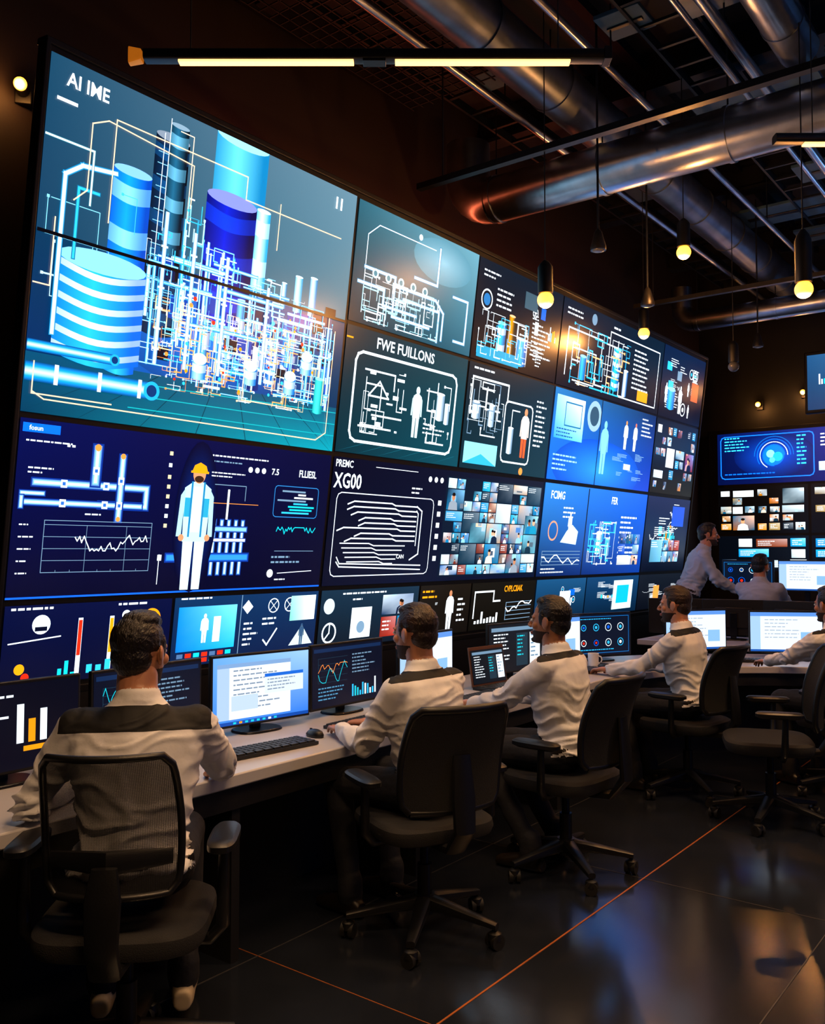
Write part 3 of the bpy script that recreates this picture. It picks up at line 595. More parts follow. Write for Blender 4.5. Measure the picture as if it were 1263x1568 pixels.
sd_=empty('added_side_screens'); mb=MB(); mb.box((6.84,6.0,2.6),(.1,5.2,2.0),'case'); mb.obj('casing',sd_,smooth=False,bevel=.01)  # unseen glowing screens, added for cool light from the right
for i in range(3):
    a=3.5+i*1.7; c=newc(a,1.7,a+1.62,3.5,H('#0c4aa0'),H('#0a3a88'),H('#3a90e0'),H('#1c60b8')); clutter(c,a+.1,1.8,a+1.5,3.4,rg,10); link(c.mesh('display_panel',M['screen'],lambda x,y,z:(6.785-z,x,y)),'display_panel',sd_)
# ---------------------------------------------------------------- desk
def catmull(P,n=8):
    o=[];P=[V(p) for p in P]
    for i in range(len(P)-1):
        a,b,c_,d_=P[max(i-1,0)],P[i],P[i+1],P[min(i+2,len(P)-1)]
        for k in range(n):
            t=k/n; o.append(.5*((2*b)+(c_-a)*t+(2*a-5*b+4*c_-d_)*t*t+(3*b-a-3*c_+d_)*t**3))
    o.append(P[-1]); return o
DZ=.72
fp=catmull([(-2.6,.2),(-2.6,2.0),(-2.6,3.6),(-2.6,4.9),(-2.6,5.6),(-2.42,6.25),(-1.98,6.75),(-1.3,7.08),(-.2,7.3),(1.2,7.35)])
def off(path,dist):
    r=[]
    for i,p in enumerate(path):
        t=(path[min(i+1,len(path)-1)]-path[max(i-1,0)]).normalized(); r.append(p+V((-t.y,t.x))*dist)
    return r
def ribbon(mb,A,Bp,z0,z1,k):
    vs=[];fs=[];n=len(A)
    for p,q in zip(A,Bp): vs+=[(p.x,p.y,z0),(p.x,p.y,z1),(q.x,q.y,z1),(q.x,q.y,z0)]
    for i in range(n-1):
        a=i*4;b=a+4
        for j in range(4): fs.append((a+j,a+(j+1)%4,b+(j+1)%4,b+j))
    fs.append((3,2,1,0)); fs.append(tuple((n-1)*4+j for j in range(4))); mb.add(vs,fs,k)
dk=empty('control_console_desk')
mb=MB(); ribbon(mb,fp,off(fp,.84),DZ-.05,DZ,'desk'); mb.obj('desk_top',dk,bevel=.006)
mb=MB(); ribbon(mb,off(fp,.5),off(fp,.54),0,DZ-.05,'deskb'); ribbon(mb,off(fp,.03),off(fp,.07),DZ-.14,DZ-.05,'deskb'); ribbon(mb,off(fp,.8),off(fp,.83),0,DZ-.05,'deskb')
for y in (.6,2.35,3.5,4.9): mb.box((-2.95,y,(DZ-.05)/2),(.6,.04,DZ-.05),'deskb')
mb.obj('desk_base',dk,smooth=False)
rd=empty('rear_console_desk'); mb=MB(); mb.box((-1.95,9.95,PZ+.72),(3.1,.7,.05),'desk'); mb.box((-1.95,10.15,PZ+.35),(3.0,.05,.7),'deskb'); mb.box((-3.45,9.95,PZ+.35),(.05,.6,.7),'deskb'); mb.box((-.45,9.95,PZ+.35),(.05,.6,.7),'deskb'); mb.obj('desk_top',rd,smooth=False,bevel=.006)
# ---------------------------------------------------------------- monitors & desk items
def scr(style,w,h,rg):
    c=Canvas(); c.clip=(-w/2,0,w/2,h)
    if style=='doc':
        c.grad(-w/2,0,w/2,h,H('#4f95e8'),H('#3a86e8'),H('#a8d0f8'),H('#7ab4f0'),3)
        c.rect(-w*.46,h*.08,w*.3,h*.9,H('#eef4fb')); c.rect(-w*.46,h*.84,w*.3,h*.9,H('#8fb0d8')); c.rect(-w*.46,h*.08,-w*.34,h*.84,H('#b8d0ec'))
        tl(c,-w*.3,h*.78,w*.5,9,h*.07,H('#8fa0b4'),rg,.3); c.rect(w*.02,h*.4,w*.44,h*.7,H('#dfe8f2')); c.rect(w*.02,h*.65,w*.44,h*.7,H('#2a78d8')); tl(c,w*.05,h*.6,w*.3,4,h*.05,H('#8fa0b4'),rg)
        c.rect(-w*.32,h*.2,-w*.05,h*.42,H('#c8daf0')); c.rect(-w/2,0,w/2,h*.05,H('#1a5ab0'))
        for i in range(8): c.rect(-w*.3+i*w*.06,h*.01,-w*.27+i*w*.06,h*.04,rg.choice((W_,YE,TE)))
    elif style=='white':
        c.rect(-w/2,0,w/2,h,H('#e6f0fc')); c.rect(-w/2,h*.9,w/2,h,H('#6ea0e4')); c.rect(-w/2,0,-w*.36,h*.9,H('#b0d0f4')); tl(c,-w*.3,h*.8,w*.6,6,h*.09,H('#b0bccb'),rg,.25); c.rect(w*.2,h*.2,w*.4,h*.5,H('#98c4f0')); c.rect(-w/2,0,w/2,h*.05,H('#2a68b8'))
    elif style=='dash':
        c.rect(-w/2,0,w/2,h,H('#0a1830')); c.rect(-w*.48,h*.9,w*.48,h*.96,H('#1a3860')); chart(c,-w*.42,h*.4,-w*.02,h*.8,TE,rg,20,.003,H('#2a4c60')); chart(c,-w*.42,h*.4,-w*.02,h*.7,OR,rg,20,.003)
        bars(c,w*.05,h*.1,w*.42,h*.4,10,(TE,CY,W_),rg); tl(c,w*.05,h*.8,w*.36,6,h*.06,GR,rg); tl(c,-w*.42,h*.3,w*.4,4,h*.06,H('#5f9abc'),rg)
    elif style=='dials':
        c.rect(-w/2,0,w/2,h,H('#061c34')); c.frame(-w*.47,h*.05,w*.47,h*.95,.004,H('#1c80c8'))
        for i in range(4):
            for j in range(2): x=-w*.34+i*w*.22; y=h*.3+j*h*.38; r_=h*rg.uniform(.06,.12); c.ring(x,y,r_,.005,rg.choice((CY,W_,BL))); c.disc(x,y,r_*.45,rg.choice((BL,RD,W_,CY)))
        tl(c,-w*.4,h*.12,w*.7,1,h*.06,CY,rg); tl(c,-w*.4,h*.88,w*.7,1,h*.05,CY,rg)
    elif style=='bars':
        c.rect(-w/2,0,w/2,h,H('#0a1024')); bars(c,-w*.4,h*.1,-w*.05,h*.4,5,(W_,CY),rg); bars(c,w*.05,h*.3,w*.3,h*.8,3,(YE,W_),rg); tl(c,-w*.4,h*.85,w*.5,4,h*.08,W_,rg); c.rect(w*.1,h*.2,w*.4,h*.26,YE)
    elif style=='code':
        c.rect(-w/2,0,w/2,h,H('#141e28')); c.rect(-w*.46,h*.86,w*.46,h*.94,GR); tl(c,-w*.42,h*.78,w*.3,9,h*.075,W_,rg,.35); c.rect(0,h*.1,w*.22,h*.8,H('#2a4250')); tl(c,w*.02,h*.72,w*.18,6,h*.08,TE,rg); c.rect(w*.26,h*.1,w*.46,h*.8,W_); tl(c,w*.28,h*.72,w*.15,6,h*.09,GR,rg)
    return c
def monitor(loc,yaw,style,w=.54,h=.305,seed=1,zc=.05,name='desktop_monitor'):
    e=empty(name,loc,yaw); mb=MB(); z=zc
    mb.box((0,.008,z+h/2),(w+.02,.022,h+.024),'black'); mb.box((0,.03,z+h/2),(w*.6,.03,h*.6),'black')
    mb.box((0,.06,z+h*.3),(.06,.02,h*.7),'chrome'); mb.loft([((0,.04,0),(.12,0,0),(0,.085,0)),((0,.04,.012),(.115,0,0),(0,.08,0))],'chrome',24,3); mb.box((0,.055,.04+z*.5),(.05,.025,.08+z),'chrome')
    mb.obj('monitor_body',e,bevel=.004)
    r=random.Random(seed); c=scr(style,w,h,r); link(c.mesh('screen',M['mon'],lambda a,b,q:(a,-.0035-q,b+z)),'screen',e); return e
def yawf(fx,fy): return math.degrees(math.atan2(fx,-fy))
for (x,y,f,st,sd) in ((-3.12,1.70,(1,0),'bars',1),(-3.14,2.31,(1,.05),'dash',2),(-3.12,2.92,(1,-.12),'doc',3),(-3.13,3.53,(1,0),'dash',4),(-3.12,4.2,(1,.05),'white',5),(-3.1,5.16,(1,-.15),'code',6),(-3.12,5.74,(1,-.2),'white',7),
    (-3.05,6.35,(1,-.45),'dials',8),(-2.62,7.15,(.8,-.6),'white',9),(-2.0,7.42,(.5,-.87),'white',10),(-1.25,7.75,(.25,-1),'dash',11),(-.4,7.9,(.1,-1),'doc',12)):
    monitor((x,y,DZ),yawf(*f),st,seed=sd)
for (x,st,sd) in ((-3.1,'dials',20),(-2.5,'white',21),(-1.9,'dash',22),(-1.3,'white',23)):
    monitor((x,10.05,PZ+.745),0,st,seed=sd,zc=.2)
for x,y,f in ((-3.2,8.3,(-.3,1)),(-2.72,8.4,(-.2,1)),(-2.2,8.45,(0,1))):
    monitor((x,y,.745),yawf(*f),'dash',seed=30,zc=.05)
md=empty('side_console_desk'); mb=MB(); mb.box((-2.65,8.3,.72),(1.6,.8,.05),'desk'); mb.box((-2.65,8.2,.36),(1.4,.05,.68),'deskb'); mb.box((-3.3,8.3,.36),(.05,.6,.68),'deskb'); mb.box((-1.95,8.3,.36),(.05,.6,.68),'deskb'); mb.obj('desk_top',md,smooth=False,bevel=.006)
def keyboard(loc,yaw):
    mb=MB(); mb.box((0,0,.009),(.43,.14,.014),'black')
    for r_ in range(5):
        n_=15 if r_<4 else 9
        for i in range(n_):
            ww=.41/n_; mb.box((-.205+ww*(i+.5),.052-.026*r_,.019),(ww*.82,.021,.008),'key')
    o=mb.obj('computer_keyboard',smooth=False,bevel=.0015); o.location=loc; o.rotation_euler=(math.radians(0),0,math.radians(yaw))
for (x,y,w) in ((-2.86,1.86,90),(-2.8,2.66,84),(-2.87,3.35,92),(-2.83,4.3,90),(-2.87,5.65,88),(-2.05,7.05,28),(-1.2,7.35,15)): keyboard((x,y,DZ),w)
def mouse(loc,yaw):
    mb=MB(); mb.loft([((0,0,.002),(.03,0,0),(0,.052,0)),((0,0,.012),(.031,0,0),(0,.054,0)),((0,-.004,.026),(.024,0,0),(0,.042,0)),((0,-.006,.033),(.012,0,0),(0,.022,0))],'black',20); mb.box((0,.028,.03),(.005,.014,.008),'chrome')
    o=mb.obj('computer_mouse',ang=60); o.location=loc; o.rotation_euler=(0,0,math.radians(yaw))
for x,y in ((-2.84,2.98),(-2.8,3.72),(-2.76,4.56),(-2.87,6.0)): mouse((x,y,DZ),80)
def sheet(loc,yaw,name='paper_sheets'):
    mb=MB()
    for i in range(3): mb.box((.01*i,.006*i,.0012+.0016*i),(.21,.297,.001),'paper',Matrix.Rotation(.1*i,3,'Z'))
    for i in range(9): mb.box((.02,-.1+.023*i,.0052),(.14,.004,.0004),'chrome')
    o=mb.obj(name,smooth=False); o.location=loc; o.rotation_euler=(0,0,math.radians(yaw))
for x,y,w in ((-2.8,5.08,70),(-2.78,3.78,110),(-2.78,1.2,80)): sheet((x,y,DZ),w)
lp=empty('laptop_computer',(-3.02,4.72,DZ),yawf(1,-.1)); mb=MB(); mb.box((0,-.12,.01),(.34,.24,.016),'black'); 
for r_ in range(5):
    for i in range(13): mb.box((-.145+.0242*i,-.03-.024*r_,.02),(.02,.019,.004),'key')
mb.box((0,.02,.13),(.34,.01,.24),'wood',Matrix.Rotation(-.15,3,'X')); mb.obj('laptop_body',lp,smooth=False,bevel=.003)
c=scr('code',.32,.2,random.Random(4)); link(c.mesh('screen',M['mon'],lambda a,b,q:(a,.15*b-.003-q,b+.03)),'screen',lp)
def mug(loc):
    mb=MB(); S=[((0,0,z),(r,0,0),(0,r,0)) for z,r in((0,.034),(.004,.038),(.09,.04),(.092,.038),(.088,.035),(.01,.033))]; mb.loft(S,'paper',24); mb.tube([(.038,0,.075),(.06,0,.07),(.068,0,.05),(.058,0,.025),(.036,0,.02)],.005,'paper'); o=mb.obj('coffee_mug'); o.location=loc
mug((-2.98,3.88,DZ)); mug((-2.98,6.05,DZ))
# ---------------------------------------------------------------- chairs
def chair(loc,yaw,back='fabric',bh=.46,top=.56,bwid=.225,dy=0,arm=0):
    mb=MB()
    for i in range(5):
        a=2*math.pi*i/5+.3; d_=V((math.cos(a),math.sin(a),0)); t_=V((-d_.y,d_.x,0))
        mb.loft([(d_*.03+V((0,0,.13)),t_*.034,V((0,0,.03))),(d_*.18+V((0,0,.108)),t_*.026,V((0,0,.02))),(d_*.32+V((0,0,.085)),t_*.018,V((0,0,.013)))],'black',12,3)
        p=d_*.31; mb.cyl(p+V((0,0,.045)),p+V((0,0,.09)),.009,'chrome',n=8)
        q=V((math.cos(a+1.1),math.sin(a+1.1),0)); s_=V((-q.y,q.x,0))
        for k in(-1,1): mb.cyl(p+s_*k*.008+V((0,0,.03)),p+s_*k*.026+V((0,0,.03)),.03,'rubber',n=18)
        mb.loft([(p+V((0,0,.035)),s_*.03,q*.03),(p+V((0,0,.06)),s_*.026,q*.026),(p+V((0,0,.068)),s_*.012,q*.012)],'black',12)
    mb.cyl((0,0,.085),(0,0,.16),.042,'black'); mb.cyl((0,0,.15),(0,0,.28),.03,'black'); mb.cyl((0,0,.26),(0,0,.4),.019,'chrome')
    mb.loft([((0,-.02,.385),(.08,0,0),(0,.11,0)),((0,-.02,.42),(.13,0,0),(0,.17,0))],'black',20,4)
    S=[]
    for z,f in ((.415,.9),(.425,.98),(.45,1.02),(.475,1.0),(.487,.93),(.492,.8)): S.append(((0,.015,z-(.008 if f<.9 else 0)),(.245*f,0,0),(0,.24*f,0)))
    mb.loft(S,'fabric',36,4)
    nu,nv=14,14
    def bp(u,w,o=0):
        wd=bwid*(1-.12*w**2-.10*(1-w)**3); x=wd*u; z=top+bh*w; y=-.235-.10*w+.055*abs(u)**2.2+.035*math.sin(w*math.pi)-.02+dy
        return V((x,y-o,z))
    vs=[];fs=[]
    ths=.006 if back=='mesh' else .028
    for o_ in (0,ths):
        for j in range(nv+1):
            for i in range(nu+1):
                u=-1+2*i/nu; w=j/nv
                cu=1-max(0,(abs(w-.5)*2-.8)/.2)**2*.12
                vs.append(bp(u*cu,w,o_))
    N=(nu+1)*(nv+1)
    for j in range(nv):
        for i in range(nu):
            a=j*(nu+1)+i; fs.append((a,a+1,a+nu+2,a+nu+1)); fs.append((N+a,N+a+nu+1,N+a+nu+2,N+a+1))
    mb.add(vs,fs,back)
    per=[];
    for i in range(nu+1): per.append(bp((-1+2*i/nu)*.88,0,ths/2))
    for j in range(1,nv): per.append(bp(1*(1-max(0,(abs(j/nv-.5)*2-.8)/.2)**2*.12),j/nv,ths/2))
    for i in range(nu,-1,-1): per.append(bp((-1+2*i/nu)*.88,1,ths/2))
    for j in range(nv-1,0,-1): per.append(bp(-1*(1-max(0,(abs(j/nv-.5)*2-.8)/.2)**2*.12),j/nv,ths/2))
    per.append(per[0]); mb.tube(per,.011 if back=='mesh' else .016,'black')
    mb.loft([((0,-.12,.40),(.05,0,0),(0,0,.018)),((0,-.26,.41),(.045,0,0),(0,0,.02)),((0,-.33+dy,.50),(.045,0,0),(0,.02,.012)),((0,-.325+dy,.62),(.05,0,0),(0,.014,0)),((0,-.31+dy,.70 if back=='mesh' else .78),(.035,0,0),(0,.012,0))],'black',12,3)
    if back=='mesh': mb.loft([(bp(0,.26,.02)+V((-bwid*.85,.05,0)),(0,0,.022),(0,.01,0)),(bp(0,.26,.03),(0,0,.035),(0,.012,0)),(bp(0,.26,.02)+V((bwid*.85,.05,0)),(0,0,.022),(0,.01,0))],'black',12,3)
    for s_ in(-1,1):
        mb.tube([(s_*.12,-.03,.405),(s_*.25,-.04,.41),(s_*.285,-.045,.45),(s_*.288,-.05,.64+arm)],.017,'black',rs=[.016,.018,.02,.016])
        mb.loft([((s_*.285,-.02,.638+arm),(.03,0,0),(0,.10,0)),((s_*.285,-.02,.648+arm),(.043,0,0),(0,.125,0)),((s_*.285,-.02,.664+arm),(.043,0,0),(0,.125,0)),((s_*.285,-.02,.672+arm),(.034,0,0),(0,.112,0))],'black',24,3.4)
    o=mb.obj('office_chair',ang=40); o.location=loc; o.rotation_euler=(0,0,math.radians(yaw)); return o
# ---------------------------------------------------------------- people
def hand_mesh(sg):
    mb=MB(); k='skin'
    mb.loft([((0,-.03,0),(.026,0,0),(0,0,.019)),((0,.0,0),(.028,0,0),(0,0,.018)),((0,.03,.001),(.038,0,0),(0,0,.016)),((0,.07,.0),(.043,0,0),(0,0,.0145)),((0,.095,-.003),(.040,0,0),(0,0,.011))],k,20,2.5)
    L=((-.030,.040,.0087),(-.010,.046,.009),(.011,.043,.0087),(.030,.034,.0075))
    for i,(x,l,r) in enumerate(L):
        x*=sg; p=V((x,.088,-.001)); sp=x*.25
        a=[V((sp*.4,math.cos(q),-math.sin(q))) for q in (.12,.62,1.1)]
        p1=p+a[0]*l*1.0; p2=p1+a[1]*l*.62; p3=p2+a[2]*l*.45
        mb.cap(p,p1,r*1.08,r,k,10); mb.cap(p1,p2,r,r*.92,k,10); mb.cap(p2,p3,r*.92,r*.8,k,10)
    q0=V((-.022*sg,.012,-.008)); q1=V((-.05*sg,.045,-.016)); q2=V((-.058*sg,.075,-.022)); q3=V((-.052*sg,.098,-.028))
    mb.cap(q0,q1,.017,.0125,k,10); mb.cap(q1,q2,.0115,.0105,k,10); mb.cap(q2,q3,.0105,.009,k,10)
    return remesh(mb,'hand_mesh',.0032,1)
HAND={1:hand_mesh(1),-1:hand_mesh(-1)}
def head_mesh(seed,beardy=True):
    rr=random.Random(seed*13); jw=rr.uniform(.94,1.06); hv=rr.uniform(.0,.012)
    mb=MB(); k='skin'
    mb.ell((0,-.008,.150),(.074,.094,.082),k)
    mb.loft([((0,.052,.004),(.02*jw,0,0),(0,.022,0)),((0,.044,.014),(.034*jw,0,0),(0,.038,0)),((0,.030,.035),(.049*jw,0,0),(0,.055,0)),((0,.020,.065),(.059*jw,0,0),(0,.068,0)),((0,.012,.10),(.066,0,0),(0,.078,0)),((0,.004,.15),(.070,0,0),(0,.086,0))],k,24)
    mb.cap((0,-.032,-.09),(0,-.022,.07),.060,.056,k)
    mb.cap((0,.088,.128),(0,.110,.092),.008,.0105,k,10); mb.ell((0,.108,.088),(.013,.013,.009),k); 
    for s_ in(-1,1):
        mb.ell((s_*.010,.1,.085),(.008,.010,.007),k); mb.cap((s_*.012,.083,.134),(s_*.045,.070,.134),.010,.009,k,10)
        mb.ell((s_*.045,.058,.095),(.02,.02,.02),k)
        mb.ell((s_*.075,-.004,.112),(.009,.019,.031),k,Matrix.Rotation(s_*.3,3,'Z')@Matrix.Rotation(-.15,3,'X'))
        mb.ell((s_*.082,-.012,.118),(.006,.017,.024),k,Matrix.Rotation(s_*.5,3,'Z'))
        mb.ell((s_*.031,.0845,.118),(.0135,.0085,.0085),'eye')
        mb.ell((s_*.031,.0925,.118),(.0055,.003,.0055),'iris')
        mb.cap((s_*.014,.094,.137),(s_*.046,.083,.138),.0045,.003,'hair',8)
    mb.ell((0,.092,.056),(.022,.011,.0055),'lip'); mb.ell((0,.091,.049),(.018,.011,.006),'lip'); mb.ell((0,.078,.018),(.02,.018,.014),k)
    mb.ell((0,-.018,.163),(.0785,.0935,.080),'hair'); mb.ell((0,-.050,.112),(.066,.056,.064),'hair')
    mb.ell((0,.032,.214),(.052,.045,.022+hv),'hair'); mb.ell((.006,-.005,.222),(.058,.066,.026+hv),'hair')
    for s_ in(-1,1): mb.ell((s_*.0685,.018,.140),(.0085,.018,.040),'hair')
    def over(p,m_):
        if m_ is M['skin'] and beardy and p.z<.072 and p.y>-.02 and p.z>.0 and (p.y>.02 or abs(p.x)>.045) and not(p.y>.098 and p.z>.066): 
            if p.z<.07-.25*max(0,.045-abs(p.x))*(1 if p.z>.06 else 0): return M['beard']
        return None
    def disp(p,m_):
        if m_ is M['hair']:
            top=max(0,min(1,(p.z-.17)/.05)); q=V((p.x*160,p.y*45,p.z*60))+V((seed*9,0,0)); return (.0008+.0022*top)*noise.noise(q)+.0015*top*noise.noise(q*.5)
        return 0
    return remesh(mb,'head_mesh',.0034,1,disp,over)
def ik(S,W,l1,l2,pole):
    d_=W-S; L=min(d_.length,(l1+l2)*.99); dn=d_.normalized(); W=S+dn*L; a=(l1*l1-l2*l2+L*L)/(2*L); h=math.sqrt(max(0,l1*l1-a*a))
    pr=(pole-dn*pole.dot(dn)).normalized(); return S+dn*a+pr*h,W
def person(name,loc,yaw,wr,lean=.2,hy=0,hp=0,stand=False,shirt='shirt',yoke=(.84,.96),glasses=False,vox=.008,seed=1,beard=True,shoe='shoe',feet=None,skin='skin',hair='hair',pout=.5):
    e=empty(name,loc,yaw); Mi=(Matrix.Translation(loc)@Matrix.Rotation(math.radians(yaw),4,'Z')).inverted()
    mb=MB()
    pz=.93 if stand else .575
    P=V((0,-.06,pz)); th=math.atan(lean); sd=V((0,math.sin(th),math.cos(th))); sn=V((0,math.cos(th),-math.sin(th))); SL=.50
    Nk=P+sd*SL
    secs=[(-.10,.12,.09),(-.06,.165,.12),(0,.178,.128),(.08,.165,.120),(.2,.150,.108),(.32,.160,.112),(.48,.178,.120),(.62,.190,.120),(.76,.196,.108),(.85,.180,.092),(.91,.135,.078),(.96,.09,.066),(1.02,.062,.058),(1.05,.056,.054)]
    def cc(f): return P+sd*SL*f+sn*(.02*math.sin(max(0,f)*math.pi)-.015*math.sin(max(0,f-.5)*2*math.pi))
    low=[(cc(f),V((a,0,0)),sn*b) for f,a,b in secs if f<=.08]; mb.loft(low,'trous',28)
    mb.loft([(cc(f),V((a*1.03,0,0)),sn*b*1.05) for f,a,b in secs if f>=-.0],shirt,28,2.3)
    mb.loft([(cc(.03),V((.181,0,0)),sn*.134),(cc(.07),V((.178,0,0)),sn*.131)],'shoe',28)
    mb.cap(Nk-sd*.06,Nk+sd*.07+V((0,.01,0)),.058,.057,'skin')
    for s_ in(-1,1): mb.cap(Nk+V((s_*.012,.062,-.022)),Nk+V((s_*.052,.03,.0)),.013,.013,shirt,8)
    S=[]
    for z,r in ((-.03,.076),(-.01,.073),(.016,.068),(.024,.064)): S.append((Nk+sd*z,V((r,0,0)),sn*r*1.0))
    mb.loft(S,shirt,20)
    elbows=[]
    for s_,w in ((1,wr[0]),(-1,wr[1])):
        Sh=cc(.83)+V((s_*.176,0,0)); Wt=Mi@V(w)
        E_,Wt=ik(Sh,Wt,.285,.255,V((s_*pout,-.35,-1)))
        mb.cap(cc(.79)+V((s_*.1,0,0)),Sh,.083,.063,shirt); mb.cap(Sh,E_,.064,.051,shirt); mb.cap(E_,E_+(Wt-E_)*.96,.051,.036,shirt)
        mb.cap(E_+(Wt-E_)*.86,E_+(Wt-E_)*.97,.041,.039,shirt); mb.cap(E_+(Wt-E_)*.8,Wt+(Wt-E_)*.06,.026,.026,'skin',10)
        fd=(Wt-E_).normalized(); fd.z*=.25; fd.x-=s_*.12; fd.normalize(); xr=fd.cross(V((0,0,1))).normalized(); up=xr.cross(fd)
        o=link(HAND[s_],'hand_right' if s_>0 else 'hand_left',e); o.matrix_local=Matrix(((xr.x,fd.x,up.x,Wt.x),(xr.y,fd.y,up.y,Wt.y),(xr.z,fd.z,up.z,Wt.z),(0,0,0,1)))
        if stand:
            hp_=V((s_*.09,-.05,.9)); kn=V((s_*.11,-.02,.49)); an=V((s_*.12,-.08,.1))
        else:
            hp_=V((s_*.09,-.03,.572)); kn=V((s_*.13,.38,.555)); an=V((s_*.13,.30,.11)) if feet is None else V((s_*.13,feet,.11))
        mb.cap(hp_,kn,.092,.064,'trous'); mb.cap(kn,an,.063,.046,'trous'); mb.cap(an+V((0,0,.04)),an+V((0,0,-.02)),.052,.054,'trous')
        mb.loft([(an+V((0,-.07,-.075)),(.028,0,0),(0,0,.03)),(an+V((0,-.04,-.068)),(.037,0,0),(0,0,.04)),(an+V((0,.04,-.066)),(.040,0,0),(0,0,.042)),(an+V((0,.13,-.078)),(.046,0,0),(0,0,.028)),(an+V((0,.185,-.085)),(.035,0,0),(0,0,.02))],shoe,16,2.6)
        elbows.append(E_)
    def attr(p):
        f=(p-P).dot(sd)/SL; dpt=(p-cc(min(max(f,0),1))).dot(sn)
        lo=yoke[0]+(.0 if dpt<0 else .05)
        return min(f-lo,yoke[1]-f,(.225-abs(p.x))*2) if shirt=='shirt' else -1
    def disp(p,m_):
        if m_ is M[shirt]:
            a=min((p-q).length for q in elbows); f=(p-P).dot(sd)/SL
            if f>.97: return 0
            amp=.006+.012*math.exp(-(a/.12)**2)+.014*math.exp(-((f-.12)/.28)**2)
            w=V((noise.noise(p*5+V((seed,0,0))),noise.noise(p*5+V((0,seed,7))),0))*.12
            q=V(((p.x+w.x)*6+seed*7,p.y*7,(p.z+w.y)*19)); n1=(1-min(1,abs(noise.noise(q))*3.2)); q2=V((p.x*22,p.y*14+seed,p.z*9)); 
            return amp*(n1*1.0-.35+.6*noise.noise(q2))
        if m_ is M['trous']: return .005*noise.noise(p*14)
        return 0
    me=remesh(mb,name+'_body',vox,2,disp,None,attr); ob=link(me,'body',e)
    hd=link(head_mesh(seed,beard),'head',e)
    hd.matrix_local=Matrix.Translation(Nk+sd*.016+V((0,.035,0)))@Matrix.Rotation(math.radians(-hy),4,'Z')@Matrix.Rotation(math.radians(-hp),4,'X')
    for me_ in (me,hd.data):
        for i,mt in enumerate(me_.materials):
            if mt is M['skin']: me_.materials[i]=M[skin]
            if mt is M['hair']: me_.materials[i]=M[hair]
    if glasses:
        g=MB()
        for s_ in(-1,1):
            pts=[(s_*.033+.021*math.cos(a*math.pi/8),.107,.117+.017*math.sin(a*math.pi/8)) for a in range(17)]; g.tube(pts,.0016,'black',6)
            g.tube([(s_*.054,.105,.12),(s_*.076,.07,.121),(s_*.083,.0,.122)],.0018,'black',6)
        g.tube([(-.012,.108,.119),(.012,.108,.119)],.0016,'black',6); o=g.obj('eyeglasses',e); o.matrix_local=hd.matrix_local
    return e
HZ=DZ+.043
person('seated_operator',(-2.37,1.70,.03),48,[(-2.55,2.20,HZ),(-2.78,1.72,HZ)],lean=.17,hy=26,yoke=(.80,.955),glasses=True,vox=.0065,seed=1,shoe='sneaker',pout=.75)
chair((-2.34,1.655,0),42,'mesh',.40,.60,.195,.03,arm=.04)
person('seated_operator',(-2.29,3.06,0),86,[(-2.69,3.24,HZ),(-2.69,3.0,HZ)],lean=.14,hy=-2,yoke=(.895,.965),seed=2,vox=.007,hair='hair2')
chair((-2.24,3.0,0),64,'fabric',.40)
person('seated_operator',(-2.16,4.02,0),92,[(-2.62,4.22,HZ),(-2.63,3.94,HZ)],lean=.17,hy=-4,hp=-4,yoke=(.90,.965),seed=3,feet=.1,skin='skin2')
chair((-2.12,3.99,0),86,'fabric',.40)
person('seated_operator',(-2.18,5.75,0),92,[(-2.64,5.9,HZ),(-2.65,5.62,HZ)],lean=.17,hy=-4,yoke=(.885,.965),seed=4,hair='hair2')
chair((-2.16,5.72,0),82,'fabric',.40)
person('seated_operator',(-1.38,6.36,0),62,[(-1.86,6.83,HZ),(-1.93,6.55,HZ)],lean=.2,hy=0,yoke=(.90,.965),seed=5,skin='skin2')
chair((-1.34,6.32,0),62,'fabric',.40)
chair((-1.56,5.42,0),112,'fabric',.44,bwid=.21)
person('seated_operator',(-2.72,9.2,PZ),5,[(-2.58,9.68,PZ+.79),(-2.86,9.68,PZ+.79)],lean=.12,hy=15,shirt='shirtg',seed=6,vox=.011)
chair((-2.72,9.14,PZ),5,'fabric',.30)
person('standing_operator',(-3.44,9.3,PZ),-60,[(-3.02,9.42,1.15),(-3.02,9.6,1.1)],lean=.4,hy=5,stand=True,shirt='shirtg',seed=7,vox=.011)
# ---------------------------------------------------------------- ceiling services
def duct(name,p0,p1,r,k='duct',elbow=None,seg=.9):
    mb=MB(); p0=V(p0);p1=V(p1);d_=(p1-p0); L=d_.length; d_.normalize()
    mb.cyl(p0,p1,r,k,n=36)
    n_=int(L/seg)
    for i in range(n_+1):
        q=p0+d_*min(L-.03,i*seg+.02); mb.cyl(q,q+d_*.03,r*1.05,k,n=36)
        mb.cyl(q+V((0,0,r*1.04)),V((q.x,q.y,5.1)),.006,'steel',n=6)
    if elbow:
        c0=V(p0); e_=V(elbow); mb.tube([c0-d_*(r*1.4)*math.sin(a*math.pi/12)+e_*(r*1.4)*(1-math.cos(a*math.pi/12)) for a in range(7)],r,k,n=36)
        q=c0-d_*r*1.4+e_*r*1.4; mb.cyl(q,q+e_*.25,r,k,n=36)
    return mb.obj(name,ang=50)
duct('air_duct',(-3.72,5.9,4.3),(6.8,5.9,4.3),.175,elbow=(0,0,1))
duct('air_duct',(-3.8,10.5,4.3),(6.8,10.5,4.3),.12,elbow=(0,0,1))
duct('air_duct',(-2.9,-1,4.72),(-2.9,11.9,4.72),.17,'ductd')
duct('air_duct',(-1.4,-1,4.62),(-1.4,5.7,4.62),.12,'duct')
duct('air_duct',(1.6,-1,4.8),(1.6,11.9,4.8),.2,'ductd')
mb=MB()
